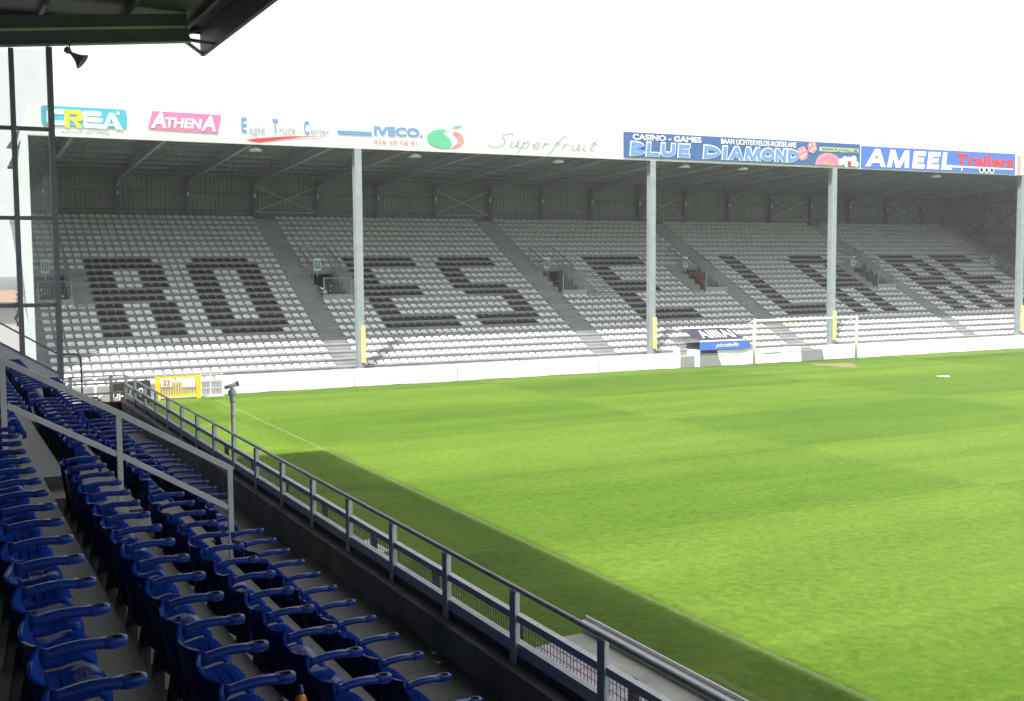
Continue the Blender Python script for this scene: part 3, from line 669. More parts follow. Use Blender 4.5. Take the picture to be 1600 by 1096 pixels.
# royal blue trailer sign
t = sign('roof_sign', 55.0, 'royal blue sign reading AMEEL Trailers in white and red')
plate('sign_panel', [(48.45,11.02),(61.3,11.02),(61.3,12.28),(48.45,12.28)], M['p_blue'], t, FY, 0.03)
letters([('A',48.75,50.35),('M',50.45,52.2),('E',52.45,53.45),('E',53.65,54.65),('L',54.85,55.75)], 11.12, 12.15, 0.36, M['p_white'], t, y3, 'letter', 0.0, 0.14)
text('lettering', 'Trailers', 56.1, 61.15, 11.42, 12.12, y3, M['p_red'], t, 0, 0.035)
mb = MB(); mb.prism([(55.4,11.28),(61.1,11.28),(61.1,11.36),(55.0,11.4),(55.0,11.34)], 'y', y3-0.012, y3); mb.prism([(56.55,11.1),(56.65,11.1),(56.65,11.28),(56.55,11.28)], 'y', y3-0.012, y3); mb.build('trailer_bed', M['p_white'], t)
for x in (58.3, 58.75, 59.2):
    MB().lathe((x, y3-0.014, 11.2), [(0.2, 0), (0.2, 0.012)], 16, (0,1,0)).build('wheel', M['p_white'], t); MB().lathe((x, y3-0.02, 11.2), [(0.12, 0), (0.12, 0.005)], 14, (0,1,0)).build('tyre', M['p_black'], t)
t = sign('roof_sign', 64.0, 'white sign with red stripes and a blue letter cut off by the right edge')
plate('sign_panel', [(61.45,11.02),(68,11.02),(68,12.28),(61.45,12.28)], M['p_white'], t, FY, 0.03)
mb = MB()
for i in range(9): z = 11.1+i*0.125; mb.box(61.5, 61.78, y3-0.012, y3, z, z+0.05)
mb.build('red_stripes', M['p_red'], t); text('lettering', 'V', 62.0, 63.4, 11.15, 12.15, y3, M['p_blue'], t, 0, 0.05)

# ------------------------------------------------------------------ boards at the foot of the far stand
def fboard(x0, x1, label, lean=0.0, h=0.83, x0b=None):
    x0b = x0 if x0b is None else x0b
    t = thing('perimeter_board', ((x0+x1)/2, 50.3, 0), label, 'board', 'white covered boards along the far touch wall')
    mb = MB(); nx = max(2, int((x1-x0)/0.5)); vs = []; nz_ = 4
    for i in range(nx+1):
        for j in range(nz_+1):
            f = i/nx; z = h*j/nz_; xx = (x0b+(x0-x0b)*j/nz_)*(1-f)+x1*f
            vs.append((xx, 50.30+lean*j/nz_+random.uniform(-0.012, 0.012), z+(random.uniform(-0.012, 0.012) if j in (0, nz_) else 0)+0.01))
    fs = [(i*(nz_+1)+j, (i+1)*(nz_+1)+j, (i+1)*(nz_+1)+j+1, i*(nz_+1)+j+1) for i in range(nx) for j in range(nz_)]
    mb.add(vs, fs, True); mb.add([(v[0], v[1]+0.06, v[2]) for v in vs], [f[::-1] for f in fs], True)
    mb.build('cloth_cover', M['board'], t)
    mb = MB()
    for x in (x0+0.15, x1-0.15): mb.box(x-0.03, x+0.03, 50.42, 50.48, 0, h-0.05)
    mb.build('support', M['rail'], t)
xs = [11.3, 17.4, 22.6, 27.8, 30.6, 33.0, 35.65]
for i in range(6): fboard(xs[i], xs[i+1]-0.03, 'white cloth covered board, %s along the wall rightward from the yellow gate' % ordw(i+1))
fboard(38.1, 43.95, 'white tilted board between the players tunnel and the gap behind the goal', 0.12, 0.84, 38.35)
xs = [45.38, 50.2, 55.0, 61.0, 68.0]
for i in range(4): fboard(xs[i], xs[i+1]-0.03, 'white cloth covered board, %s to the right of the gap behind the goal' % ordw(i+1), 0.0, 0.85, 45.6 if i == 0 else None)

# players' tunnel
t = thing('players_tunnel', (38.4, 50.6, 0), 'players tunnel with blue fascia and black sloping canopy in the far stand', 'tunnel')
mb = MB(); mb.box(36.95, 37.02, 50.4, 53.0, 0, 1.0); mb.box(39.9, 39.97, 50.75, 53.0, 0, 1.0); mb.box(37.02, 39.9, 52.9, 52.96, 0, 1.4); mb.build('tunnel_wall', M['darksteel'], t)
MB().box(36.6, 36.94, 50.36, 51.6, 0, 0.9).build('tunnel_pier', M['house'], t)
MB().prism([(36.94,0.9),(39.9,0.86),(40.5,1.05),(39.9,1.33),(36.94,1.33)], 'y', 50.32, 50.38).build('blue_fascia', M['p_blue'], t)
text('lettering', 'piccobello', 37.95, 39.5, 0.95, 1.25, 50.319, M['p_white'], t, 0.4, 0.0)
mb = MB(); mb.add([(37.0,50.36,1.34),(40.0,50.36,1.34),(39.75,51.7,1.95),(36.6,51.7,1.95),(37.0,50.36,1.38),(40.0,50.36,1.38),(39.75,51.7,1.99),(36.6,51.7,1.99)], [(0,3,2,1),(4,5,6,7),(0,1,5,4),(1,2,6,5),(2,3,7,6),(3,0,4,7)])
cn = mb.build('canopy', M['canopy'], t)
tx = text('canopy_lettering', 'AIIIIAI', 37.35, 39.6, 0, 0.5, 50.35, M['p_white'], t, 0.0, 0.0)
for v in tx.data.vertices:      # lay the letters on the slope
    z = v.co.z; v.co.y = v.co.y+0.3+z*1.6; v.co.z = z*0.73+1.53
MB().box(36.9, 39.9, 50.32, 50.358, 1.34, 1.42).build('canopy_edge', M['p_white'], t)
mb = MB()
for z in (0.35, 0.66): mb.bar((37.02, 50.42, z), (38.3, 50.42, z), 0.03, 0.03)
mb.build('tunnel_rail', M['tin'], t)
t = thing('concrete_stair', (36.0, 50.9, 0), 'pale concrete steps climbing left of the players tunnel', 'steps')
mb = MB()
for i in range(4): mb.box(35.75+0.0, 36.55, 50.45+i*0.3, 50.75+i*0.3-0.003, 0, 0.25*(i+1))
mb.build('steps', M['terrace'], t); MB().box(35.68, 35.74, 50.5, 51.7, 0.0, 1.0).build('side_wall', M['house'], t)
# small gap furniture behind the goal
t = thing('low_fence', (44.7, 50.5, 0), 'low grey fence in the gap between white boards behind the goal', 'fence')
for x in (44.02, 44.65, 45.3): MB().box(x-0.025, x+0.025, 50.45, 50.5, 0, 0.8).build('post', M['rail'], t)
for z in (0.3, 0.75): MB().box(44.0, 45.32, 50.41, 50.448, z, z+0.05).build('rail', M['rail'], t)

# goal
t = thing('goal', (43.4, 49.3, 0), 'white football goal in front of the far stand', 'goal')
gy = 49.3; gx0, gx1 = 39.75, 47.07
for x in (gx0, gx1): MB().tube([(x, gy, 0), (x, gy, 2.44)], 0.075, 12).build('goal_post', M['goal'], t)
MB().tube([(gx0-0.06, gy, 2.44), (gx1+0.06, gy, 2.44)], 0.075, 12).build('crossbar', M['goal'], t)
for x in (gx0, gx1): MB().tube([(x, gy, 2.44), (x, gy+0.75, 2.2)], 0.025, 6).build('net_stay', M['goal'], t)

# ------------------------------------------------------------------ corner by the gate
t = thing('yellow_gate', (9.3, 49.6, 0), 'yellow barred gate with white plate 23 in the far left corner', 'gate')
mb = MB()
for x in (8.42, 10.1): mb = MB().box(x-0.09, x+0.09, 49.46, 49.64, 0, 0.98); mb.build('gate_post', M['yellow'], t)
for z in (0.1, 0.9): MB().box(8.51, 10.01, 49.52, 49.58, z, z+0.08).build('gate_rail', M['yellow'], t)
for i in range(13): x = 8.62+i*0.108; MB().box(x-0.018, x+0.018, 49.535, 49.565, 0.18, 0.9).build('gate_bar', M['yellow'], t)
MB().box(8.55, 9.0, 49.49, 49.515, 0.56, 0.88).build('number_plate', M['p_white'], t); text('number', '23', 8.63, 8.9, 0.62, 0.84, 49.489, M['p_red'], t, 0, 0.01)
MB().box(9.42, 9.96, 49.495, 49.515, 0.5, 0.86).build('blank_plate', M['p_white'], t)
t = thing('wire_fence', (10.7, 50.0, 0), 'grey wire fence panel between the yellow gate and the first white board', 'fence')
for x in (10.32, 10.72, 11.22): MB().box(x-0.025, x+0.025, 49.98, 50.03, 0, 0.98).build('fence_post', M['steel'], t)
mb = MB()
for i in range(14): x = 10.36+i*0.062; mb.box(x-0.005, x+0.005, 50.0, 50.01, 0.03, 0.95)
for z in (0.05, 0.35, 0.65, 0.94): mb.box(10.3, 11.24, 49.97, 49.979, z, z+0.02)
mb.build('wire_panel', M['steel'], t)
t = thing('black_banner', (7.1, 48.0, 0), 'black banner with white letters at the corner of the near stand', 'banner')
mb = MB(); mb.box(6.3, 7.88, 48.0, 48.04, 0.08, 1.02); mb.build('banner_panel', M['p_black'], t)
text('lettering', 'UJ-1', 6.40, 6.92, 0.24, 0.62, 47.999, M['p_white'], t, 0, 0.03); text('lettering', 'AT', 7.0, 7.3, 0.3, 0.68, 47.999, M['p_white'], t, 0, 0.03); text('lettering', "O'", 7.38, 7.66, 0.36, 0.74, 47.999, M['p_white'], t, 0, 0.03)
t = thing('concrete_ramp', (6.2, 46.5, 0), 'pale sloping concrete ramp wall in front of the black banner', 'ramp')
MB().prism([(5.5,0.0),(6.75,0.0),(6.45,0.45),(5.9,0.78),(5.5,0.5)], 'y', 46.2, 46.6).build('ramp_wall', M['paving'], t)
t = thing('white_post', (5.75, 48.0, 0), 'thin white post left of the black banner', 'post')
MB().box(5.71, 5.79, 47.96, 48.04, 0, 1.15).build('shaft', M['goal'], t); MB().box(5.69, 5.81, 47.94, 48.06, 1.15, 1.18).build('cap', M['goal'], t)

# ------------------------------------------------------------------ near stand
YE = 28.5; AISLE = (12.45, 13.85)
near = thing('near_grandstand', (0.0, 12.0, 0), 'dark covered near grandstand with blue armrest seats, seen from inside', 'grandstand')
TIPN = [(-3.34,-0.0+0.41), (-2.53,-0.0), (-1.73,-0.39), (-0.93,-0.78), (-0.13,-1.17), (0.674,-1.563), (1.477,-1.957), (2.286,-2.383), (3.139,-2.886)]
TIPF = [(-3.0,0.10), (-2.2,-0.25), (-1.4,-0.6), (-0.6,-0.95), (0.19,-1.30), (0.97,-1.65), (1.76,-2.1), (2.55,-2.55), (3.34,-3.0)]
ARM_H = 0.62
def tread(r): return CAMZ+r[1]-ARM_H
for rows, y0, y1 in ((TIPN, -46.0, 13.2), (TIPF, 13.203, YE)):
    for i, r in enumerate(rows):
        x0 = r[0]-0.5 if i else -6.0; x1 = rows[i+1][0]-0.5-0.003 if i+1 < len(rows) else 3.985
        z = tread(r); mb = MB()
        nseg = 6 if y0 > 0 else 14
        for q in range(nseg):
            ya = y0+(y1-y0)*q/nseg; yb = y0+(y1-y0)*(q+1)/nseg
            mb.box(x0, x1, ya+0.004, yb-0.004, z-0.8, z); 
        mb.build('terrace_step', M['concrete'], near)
# half steps in the aisles
for rows, ya, yb in ((TIPN, 12.5, 13.15), (TIPF, 13.25, 13.8), (TIPF, 19.85, 20.65)):
    for i in range(4, 8):
        r = rows[i+1]; x = r[0]-0.5; z = tread(r)
        MB().box(x+0.002, x+0.32, ya, yb, z+0.001, z+(tread(rows[i])-z)/2).build('aisle_step', M['concrete'], near)
# inner parapet along the front, channel behind it, kerb carrying the railing
mb = MB(); q = -46.0
while q < YE-0.1: mb.box(3.99, 4.10, q, min(q+2.73, YE)-0.012, 1.0, 2.43); q += 2.73
mb.build('front_parapet', M['parapet'], near)
MB().box(4.118, 4.165, -46, YE, 0.0, 2.50).build('dark_channel', M['trough'], near)
MB().box(4.11, 4.178, -46, YE+0.05, 2.502, 2.60).build('front_kerb', M['rail'], near)
MB().box(4.168, 4.176, -46, YE+0.05, 0.0, 2.5).build('outer_wall', M['parapet'], near)
# end wall under the glass and end parapet
MB().prism([(-6,-0.5),(2.62,-0.5),(2.62,3.12),(1.40,3.88),(-6,8.0)], 'y', YE+0.002, YE+0.18).build('end_wall', M['hand'], near)
MB().box(2.63, 4.10, YE+0.002, YE+0.16, 0.0, 2.42).build('end_parapet', M['brown'], near)
# back wall of the near stand
MB().box(-6.3, -6.0, -46, YE, 0, 11.0).build('rear_wall', M['roofdark'], near)
# roof: deck, end beam, fascia, brackets
YR = 30.0
zr = lambda x: 11.68+(x-5.9)*0.0
MB().prism([(-9, zr(-9)), (6.39, zr(6.39)), (6.39, zr(6.39)+0.035), (-9, zr(-9)+0.035)], 'y', -48, YR-0.05).build('roof_deck', M['roofdark'], near)
for y in (YE-0.05, 22.5, 16.5, 10.5, 4.5, -1.5):
    mb = MB(); mb.prism([(-6, 9.82), (5.86, 11.02), (5.76, 11.30), (5.76, 11.66), (-6, 10.48)], 'y', y-0.03, y+0.03); b = mb.build('roof_beam', M['roofunder'], near)
    mb = MB(); mb.bar((-6, y-0.02, 9.81), (5.86, y-0.02, 11.01), 0.26, 0.035); mb.build('lower_flange', M['mullion'], b)
    mb = MB(); mb.bar((-6, y-0.09, 10.14), (5.7, y-0.09, 11.33), 0.05, 0.06); mb.build('pale_strip', M['strip'], b)
    mb = MB(); mb.bar((5.72, y, 11.06), (6.42, y+0.0, 11.0), 0.05, 0.08); mb.bar((5.5, y+0.01, 11.62), (5.80, y+0.01, 11.2), 0.06, 0.09); mb.bar((5.80, y+0.02, 11.2), (6.42, y+0.02, 11.45), 0.05, 0.06); mb.build('edge_bracket', M['mullion'], near)
MB().box(6.40, 6.50, -48, YR, 10.96, 11.72).build('roof_fascia', M['roofdark'], near)
MB().box(-9, 6.395, YR-0.06, YR, 11.50, 11.72).build('end_fascia', M['roofdark'], near)
MB().bar((5.75, YE+0.05, 11.02), (6.42, YR-0.1, 11.0), 0.06, 0.07).build('corner_strut', M['mullion'], near)
for x in (6.0, 4.4, 2.6, 0.8, -1.0, -2.8): MB().box(x-0.05, x+0.05, -48, YR-0.07, zr(x)-0.16, zr(x)-0.012).build('roof_purlin', M['roofdark'], near)

# glass screen on the end wall
t = thing('glass_screen', (2.0, YE+0.08, 3.5), 'tall glazed end screen with grey mullions at the end of the near stand', 'glass screen')
MULX = [-2.4, -1.55, -0.7, 0.15, 1.005, 1.865, 2.67]
sillz = lambda x: 3.12+(2.62-x)*0.622+0.0
for i, x in enumerate(MULX):
    w = 0.055 if i < 6 else 0.065
    MB().box(x-w, x+w, YE+0.02, YE+0.16, sillz(min(x+w, 2.62))-0.1, 10.55+(x-1.64)*0.105).build('mullion', M['mullion'], t)
TRZ = [8.79, 6.76, 4.76]
for i in range(6):
    xa, xb = MULX[i]+0.056, MULX[i+1]-0.056-(0.01 if i == 5 else 0)
    s0, s1 = sillz(xa), sillz(xb)
    MB().prism([(xa, s0-0.06), (xb, s1-0.06), (xb, s1+0.07), (xa, s0+0.07)], 'y', YE+0.04, YE+0.14).build('sill_rail', M['mullion'], t)
    zs = [z for z in TRZ if z > s0+0.3]
    tops = [10.5+((xa+xb)/2-1.64)*0.105]+[z-0.045 for z in zs]
    for z in zs: MB().box(xa, xb, YE+0.045, YE+0.135, z-0.045, z+0.045).build('transom', M['mullion'], t)
    for j, tp in enumerate(tops):
        if j < len(zs): MB().box(xa-0.01, xb+0.01, YE+0.085, YE+0.095, zs[j]+0.045, tp).build('glass_pane', M['glass'], t)
        else: MB().prism([(xa-0.01, s0+0.06), (xb+0.01, s1+0.06), (xb+0.01, tp), (xa-0.01, tp)], 'y', YE+0.085, YE+0.095).build('glass_pane', M['glass'], t)

# aisle handrail
t = thing('aisle_handrail', (1.7, 12.4, 3.0), 'pale grey aisle handrail sloping down between the blue seat blocks', 'handrail')
hy = 12.45; ha, hb, hc = Vector((0.62, hy, 4.72)), Vector((1.71, hy, 4.12)), Vector((2.85, hy, 3.44))
for p, zb in ((ha, tread(TIPN[5])), (hb, tread(TIPN[6])), (hc, tread(TIPN[8]))): MB().box(p.x-0.027, p.x+0.027, hy-0.026, hy+0.026, zb-0.02, p.z-0.005).build('post', M['hand'], t)
e = Vector((-2.8, hy, 6.6))
MB().bar(e, ha, 0.06, 0.06).bar(ha, hb, 0.06, 0.06).bar(hb, hc+Vector((0.03,0,-0.016)), 0.06, 0.06).build('top_rail', M['hand'], t)
d = Vector((0,0,-0.44)); MB().bar(e+d, ha+d+Vector((-0.03,0,0)), 0.045, 0.055).bar(ha+d+Vector((0.03,0,-0.016)), hb+d+Vector((-0.03,0,0.01)), 0.045, 0.055).bar(hb+d+Vector((0.03,0,-0.016)), hc+d+Vector((-0.03,0,0.01)), 0.045, 0.055).build('mid_rail', M['hand'], t)

# railing along the pitch side of the near stand
t = thing('pitch_railing', (4.126, 12, 2.6), 'long grey railing with wire infill along the front of the near stand', 'railing')
posts = [28.55-1.365*i for i in range(22)]
for y in posts:
    p = MB(); p.box(4.085, 4.10, y-0.05, y+0.05, 2.38, 3.02); p.box(4.10, 4.15, y-0.006, y+0.006, 2.6, 3.02); p.build('post', M['rail'], t)
MB().tube([(4.118, posts[-1], 3.04), (4.118, YE+0.08, 3.04)], 0.022, 10).build('top_rail', M['rail'], t)
for a, b in zip(posts[1:], posts[:-1]):
    MB().box(4.104, 4.16, a+0.008, b-0.008, 2.775, 2.835).build('mid_rail', M['rail'], t)
    mb = MB(); nw = 26
    for i in range(nw+1):
        y = a+0.02+(b-a-0.04)*i/nw; mb.bar((4.172, y, 2.602), (4.172, y, 2.80), 0.004, 0.004)
    for z in (2.635, 2.70): mb.bar((4.176, a+0.01, z), (4.176, b-0.01, z), 0.004, 0.004)
    mb.build('wire_panel', M['darksteel'], t)
# end railing
t = thing('end_railing', (3.4, YE+0.1, 2.4), 'short grey railing closing the far end of the near stand walkway', 'railing')
for x in (2.87, 3.78): MB().box(x-0.04, x+0.04, YE+0.06, YE+0.075, 2.42 if x > 3 else 2.2, 3.03).build('post', M['rail'], t)
MB().tube([(2.66, YE+0.07, 2.92), (2.72, YE+0.07, 3.01), (2.86, YE+0.07, 3.05), (4.1, YE+0.07, 3.05)], 0.02, 8).build('top_rail', M['rail'], t)
for z in (2.87, 2.63): MB().box(2.8, 4.08, YE+0.045, YE+0.058, z-0.025, z+0.025).build('cross_rail', M['rail'], t)
# black bent handrail beyond the glass
t = thing('bent_handrail', (3.1, 28.85, 2.6), 'thin black bent handrail just beyond the glass screen', 'handrail')
MB().tube([(-2.0,28.85,6.5),(1.43,28.85,4.36),(2.56,28.85,3.65),(2.65,28.85,3.59),(3.02,28.85,3.575),(3.1,28.85,3.555),(3.15,28.85,3.48),(3.16,28.85,2.3)], 0.02, 8).build('pipe', M['darksteel'], t)
MB().lathe((3.16, 28.85, 2.28), [(0.05, 0), (0.05, 0.03), (0.02, 0.05)], 10).build('foot_plate', M['darksteel'], t)
# short dark fence posts outside the railing
for i, y in enumerate([19.09-1.775*j for j in range(9)]):
    o = MB().box(4.30, 4.36, y-0.03, y+0.03, 0.0, 2.70).box(4.31, 4.35, y-0.02, y+0.02, 2.70, 2.715).build('fence_post', M['trough'], None, (4.33, y, 0))
    tag(o, 'short dark post outside the pitch railing, %s counted from the far one' % ordw(i+1), 'post', 'dark posts outside the pitch railing')
# camera pole
t = thing('camera_pole', (4.72, 20.0, 0), 'grey pole with a tilted camera head rising beyond the pitch railing', 'camera pole')
px, py = 4.66, 20.0
MB().tube([(px, py, 0), (px, py, 3.30)], 0.036, 12).build('pole', M['steel'], t)
MB().lathe((px, py, 3.26), [(0.04, 0), (0.048, 0.03), (0.048, 0.08), (0.035, 0.09), (0.062, 0.11), (0.074, 0.15), (0.07, 0.2), (0.04, 0.23), (0.03, 0.25)], 14).build('camera_base', M['steel'], t)
mb = MB(); mb.tube([(px-0.13, py, 3.52), (px-0.03, py, 3.54), (px+0.08, py, 3.575)], [0.03, 0.034, 0.042], 12); hd = mb.build('camera_head', M['steel'], t)
MB().lathe((px+0.08, py, 3.575), [(0.048, 0), (0.048, 0.03), (0.03, 0.031), (0.025, 0.02)], 12, (1,0,0.3)).build('lens_ring', M['mullion'], hd)
MB().lathe((px, py, 3.0), [(0.04, 0), (0.043, 0.01), (0.043, 0.04), (0.04, 0.05)], 12).build('collar', M['strip'], t)
# horn loudspeaker under the roof beam
t = thing('horn_speaker', (3.15, 28.2, 10.6), 'grey horn loudspeaker hanging under the near roof beam', 'loudspeaker')
ax = Vector((0.75, -0.2, -0.62))
MB().lathe((3.1, 28.2, 10.5), [(0.03, 0.0), (0.04, 0.03), (0.07, 0.12), (0.12, 0.22), (0.2, 0.32), (0.19, 0.325), (0.1, 0.2), (0.02, 0.1)], 18, ax).build('horn', M['mullion'], t)
MB().lathe(Vector((3.1, 28.2, 10.5))-ax.normalized()*0.16, [(0.03, 0), (0.07, 0.02), (0.075, 0.1), (0.04, 0.16)], 14, ax).build('driver', M['mullion'], t)
MB().box(3.06, 3.09, 28.18, 28.21, 10.5, 10.78).build('bracket', M['mullion'], t)

# dugout roof beyond the railing
t = thing('dugout_roof', (5.3, 5.5, 2.2), 'dugout roof of weathered boards with a pale metal gutter beyond the railing', 'dugout')
MB().box(5.04, 5.345, 0.0, 9.05, 2.14, 2.20).build('roof_board', M['boardgrey'], t)
MB().box(5.348, 5.366, 0.0, 9.12, 2.10, 2.285).build('gutter_back', M['boardgrey'], t)
MB().box(5.368, 5.44, 0.0, 9.2, 2.255, 2.27).build('gutter_floor', M['tin'], t); MB().box(5.442, 5.458, 0.0, 9.22, 2.2, 2.305).build('gutter_front', M['tin'], t)
mb = MB(); vs = []; prof = []; y = 0.0
while y < 8.98: prof += [(y, 0), (y+0.03, 0.012)]; y += 0.06
for q, dz in prof: vs += [(4.45, q, 2.13+dz), (5.03, q, 2.19+dz)]
mb.add(vs, [(2*i, 2*i+1, 2*i+3, 2*i+2) for i in range(len(prof)-1)]); mb.build('corrugated_sheet', M['poly'], t)
mb = MB(); 
for y in (8.5, 5.5, 2.5): mb.box(5.25, 5.31, y-0.03, y+0.03, 0, 2.135)
mb.build('dugout_post', M['rail'], t)
MB().box(4.5, 5.3, 8.6, 8.66, 0, 2.1).build('dugout_side', M['poly'], t)
t = thing('bench_roof', (5.1, 13.7, 1.9), 'small pale corrugated roof glimpsed through the railing mesh', 'roof')
mb = MB(); vs = []; prof = []; y = 13.55
while y < 14.25: prof += [(y, 0), (y+0.03, 0.012)]; y += 0.06
for q, dz in prof: vs += [(4.75, q, 1.97+dz), (5.1, q, 2.0+dz)]
mb.add(vs, [(2*i, 2*i+1, 2*i+3, 2*i+2) for i in range(len(prof)-1)]); mb.build('corrugated_sheet', M['house'], t)
mb = MB(); mb.box(4.8, 4.85, 13.6, 13.65, 0, 1.96); mb.box(5.02, 5.07, 14.1, 14.15, 0, 1.98); mb.build('support', M['rail'], t)

# ------------------------------------------------------------------ blue armrest seats of the near stand
# local frame: origin on the tread below the armrest tip line, +X to the pitch, +Y away; the armrest stands on the far side
proto = thing('armrest_seat', (0,0,0), 'x', 'seat')
g = []
for i in range(11):
    u = -1+2*i/10; y = 0.245*u; row = []
    for j in range(8):
        v = j/7; z = 0.16+0.495*v
        dep = 0.05*abs(u)**2.0
        xx = -0.368+dep-0.05*(v-0.5)+0.035*(1-v)**3
        yy = y*(1.0 if v > 0.3 else 0.9+0.1*math.sin(v/0.3*math.pi/2))
        zz = z-(0.02*(1-abs(u)**2) if j == 7 else 0)
        row.append((xx, yy, zz))
    g.append(row)
shell(g, 0.014).build('backrest', M['pan'], proto)
g = []
for i in range(8):
    u = -1+2*i/7; row = []
    for (px_, pz_) in ((-0.31,0.42),(-0.26,0.375),(-0.18,0.38),(-0.11,0.395),(-0.075,0.395),(-0.05,0.37),(-0.05,0.325)):
        row.append((px_-(0.035*abs(u)**5), 0.205*u, pz_+0.018*abs(u)**3-(0.012 if abs(u) == 1 else 0)))
    g.append(row)
pan = shell(g, 0.02)
for xx_, zz_ in ((-0.225, 0.3890), (-0.175, 0.3925), (-0.125, 0.4030)): pan.bar((xx_, -0.13, zz_), (xx_, 0.13, zz_), 0.005, 0.006)
pan.build('seat_pan', M['pan'], proto)
# armrest: swept rounded bar, widening to a ring round the cup recess
arm = MB(); n = 12; secs = []
for i in range(9):
    f = i/8; x = -0.340+0.250*f; z = 0.611+0.025*math.sin(f*math.pi*0.7); w = 0.026+0.009*f; h = 0.022-0.001*f
    if i == 0: w = 0.024; h = 0.042
    ring = []
    for k in range(n):
        a = 2*math.pi*k/n; c, s_ = math.cos(a), math.sin(a)
        ring.append((x, 0.247+w*math.copysign(abs(c)**0.6, c), z+h*math.copysign(abs(s_)**0.6, s_)))
    secs.append(ring)
o = len(arm.v); arm.v += [p for r_ in secs for p in r_]
for i in range(8):
    for k in range(n): arm.f.append([o+i*n+k, o+(i+1)*n+k, o+(i+1)*n+(k+1)%n, o+i*n+(k+1)%n]); arm.sm.append(True)
arm.f.append([o+k for k in range(n)]); arm.sm.append(False)
cx, ztop = -0.050, 0.6525; m_ = 20; prof = []
outer = []
for k in range(m_):
    a = 2*math.pi*k/m_; c, s_ = math.cos(a), math.sin(a)
    outer.append((cx+0.055*math.copysign(abs(c)**0.7, c), 0.247+0.037*math.copysign(abs(s_)**0.8, s_)))
inner = [(cx+0.002+0.032*math.cos(2*math.pi*k/m_), 0.247+0.026*math.sin(2*math.pi*k/m_)) for k in range(m_)]
o = len(arm.v)
def shrink(p, q): return (cx+(p[0]-cx)*q, 0.247+(p[1]-0.247)*q)
layers = [[(*p, ztop) for p in inner], [(*shrink(p, 0.93), ztop) for p in outer], [(*p, ztop-0.009) for p in outer], [(*p, ztop-0.032) for p in outer], [(*shrink(p, 0.85), ztop-0.042) for p in outer]]
for L_ in layers: arm.v += L_
for i in range(4):
    for k in range(m_): arm.f.append([o+i*m_+k, o+i*m_+(k+1)%m_, o+(i+1)*m_+(k+1)%m_, o+(i+1)*m_+k][::-1]); arm.sm.append(True)
arm.f.append([o+4*m_+k for k in range(m_)]); arm.sm.append(False)
ao = arm.build('armrest', M['blue'], proto)
cup = MB(); cup.add([(*p, ztop-0.001) for p in inner]+[(*shrink(p, 0.85), ztop-0.030) for p in inner], [(k, (k+1)%m_, m_+(k+1)%m_, m_+k)[::-1] for k in range(m_)]+[tuple(range(m_, 2*m_))], False)
cup.build('cup_recess', M['cup'], ao)
br = MB(); br.prism([(-0.40,0.0),(-0.24,0.0),(-0.24,0.03),(-0.31,0.04),(-0.30,0.335),(-0.12,0.34),(-0.12,0.362),(-0.34,0.362)], 'y', -0.03, 0.03)
br.build('bracket', M['darksteel'], proto)
used = False
def place(x, y, z, label):
    global used
    o = proto if not used else copy_tree(proto)
    used = True
    o.location = (x, y, z); o.rotation_euler = (0, 0, random.uniform(-0.012, 0.012)); o['label'] = label; o['group'] = 'blue armrest seats of the near stand'
    return o
rown = ['fourth row up', 'third row up', 'second row up', 'front row']
for ri, (r, y0) in enumerate(zip(TIPN[5:], (4.393, 5.209, 6.073, 7.172))):
    # seat pitch 0.5 m; run from just outside the frame to the aisle
    y = y0-0.247; ys = []
    while y > 2.0: y -= 0.5
    y += 0.5
    lo = [3.4, 4.3, 5.1, 6.2][ri]
    while y < 12.0:
        if y > lo: ys.append(y)
        y += 0.5
    for k, yy in enumerate(reversed(ys)): place(r[0], yy, tread(r), 'blue armrest seat, %s on the near side of the aisle handrail, %s' % (ordw(k+1), rown[ri]))
for ri, (r, first, g0, g1, last) in enumerate(zip(TIPF[5:], (14.15, 14.1, 14.1, 14.15), (19.6, 19.6, 19.7, 19.9), (20.8, 20.8, 20.8, 20.8), (27.9, 27.9, 27.9, 27.6))):
    k = 0; y = first; j = 0
    while y < last:
        if y < g0: k += 1; place(r[0], y, tread(r), 'blue armrest seat, %s beyond the aisle handrail, %s' % (ordw(k), rown[ri]))
        elif y > g1:
            if ri > 0: j += 1; place(r[0], y, tread(r), 'blue armrest seat, %s past the farther aisle, %s' % (ordw(j), rown[ri]))
        y += 0.5

# juice bottle standing behind the seats
t = thing('juice_bottle', (1.76, 6.1, 3.073), 'orange juice bottle with blue cap on the step between seat rows', 'bottle')
bx_, by_, bz_ = 1.76, 6.1, tread(TIPN[6])
MB().lathe((bx_, by_, bz_), [(0.03,0.0),(0.036,0.008),(0.037,0.07),(0.034,0.085),(0.037,0.10),(0.036,0.145),(0.026,0.175),(0.015,0.19)], 18).build('bottle_body', M['orange'], t)
MB().lathe((bx_, by_, bz_+0.19), [(0.017,0.0),(0.018,0.004),(0.018,0.022),(0.012,0.028),(0.011,0.045),(0.006,0.048)], 14).build('cap', M['deepblue'], t)
MB().lathe((bx_, by_, bz_+0.09), [(0.0375,0),(0.038,0.003),(0.038,0.05),(0.0375,0.053)], 18).build('label_sleeve', M['cream'], t)

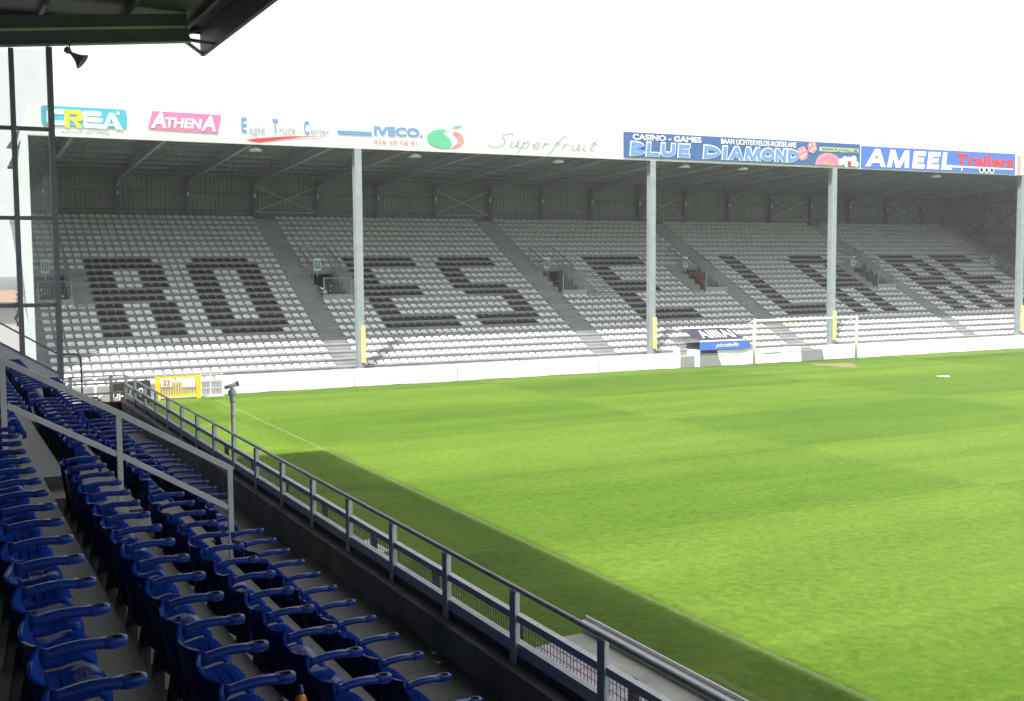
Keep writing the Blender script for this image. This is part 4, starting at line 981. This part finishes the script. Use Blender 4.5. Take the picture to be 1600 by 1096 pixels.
# ------------------------------------------------------------------ things beyond the far stand
t = thing('house', (3.2, 78, 0), 'white rendered house with red tiled roof seen through the glass screen', 'house')
MB().box(1.2, 5.1, 76, 84, 0, 3.5).build('wall', M['house'], t)
MB().prism([(75.6,3.5),(84.4,3.5),(80,4.15)], 'x', 0.9, 5.35).build('roof', M['rooftile'], t)
def shrub(x, y, z0, r, h, label, nl=1500):
    t = thing('leafy_shrub', (x, y, 0), label, 'shrub', 'shrubs seen through the terrace entrances')
    MB().tube([(x, y, 0), (x+0.1, y, z0), (x, y+0.1, z0+h*0.6)], [0.12, 0.09, 0.04], 7).build('stem', M['bark'], t)
    mb = MB()
    for _ in range(nl):
        while True:
            q = Vector((random.uniform(-1,1), random.uniform(-1,1), random.uniform(-1,1)))
            if q.length < 1: break
        c = Vector((x+q.x*r, y+q.y*r, z0+h/2+q.z*h/2)); a = Vector((random.uniform(-1,1), random.uniform(-1,1), random.uniform(-1,1))).normalized(); b = a.cross(Vector((0.3,0.5,0.8))).normalized()
        s_ = random.uniform(0.14, 0.28); mb.add([c-a*s_, c+b*s_*0.5, c+a*s_, c-b*s_*0.5], [(0,1,2,3)])
    tag(mb.build('foliage', M['leaf'], t), kind='stuff')
for i, (a, b, sd) in enumerate(VOM[:3]+VOM[4:5]):
    xc = (a+b)/2; k = 69.0/58; shrub(xc*k, 69.5, 1.0, 2.0, 4.6, 'yellow green shrub glimpsed through the %s terrace entrance' % ['leftmost','second','third','fifth'][i])
t = thing('orange_barrier', (42.4, 58.5, 3.4), 'orange and cream barrier boards in the fourth terrace entrance', 'barrier')
a, b = VOM[3][:2]
MB().prism([(59.15,4.22),(60.5,4.82),(60.5,5.16),(59.15,4.55)], 'x', b-0.13, b-0.09).build('orange_board', M['orangepaint'], t)
MB().prism([(58.35,3.72),(59.14,4.13),(59.14,4.5),(58.35,4.08)], 'x', b-0.13, b-0.09).build('cream_board', M['cream'], t)
for q, (x, y, l) in enumerate(((3.90, 9.3, 'small white paper scrap on the walkway below the inner parapet'), (3.84, 9.05, 'torn white paper scrap nearer the seats on the same walkway'))):
    mb = MB(); z = tread(TIPN[8]); mb.add([(x,y,z+0.004),(x+0.05,y+0.01,z+0.02),(x+0.045,y+0.06,z+0.006),(x-0.01,y+0.05,z+0.025)], [(0,1,2,3)])
    tag(mb.build('paper_scrap', M['p_white'], None, (x, y, z)), l, 'paper scrap')
# added thin volume standing in for the lens veil, lifts the far darks
hm = bpy.data.materials.new('lens_veil_haze'); hm.use_nodes = True; hn = hm.node_tree.nodes; hn.clear()
ho = hn.new('ShaderNodeOutputMaterial'); hv = hn.new('ShaderNodeVolumePrincipled'); hv.inputs['Color'].default_value = (0.9,0.95,1,1); hv.inputs['Density'].default_value = HAZE
hm.node_tree.links.new(hv.outputs[0], ho.inputs['Volume'])
if HAZE > 0: tag(MB().box(-450, 750, -350, 750, -1.2, 16).build('lens_veil_haze', hm), kind='stuff')
print('objects', len(bpy.data.objects))
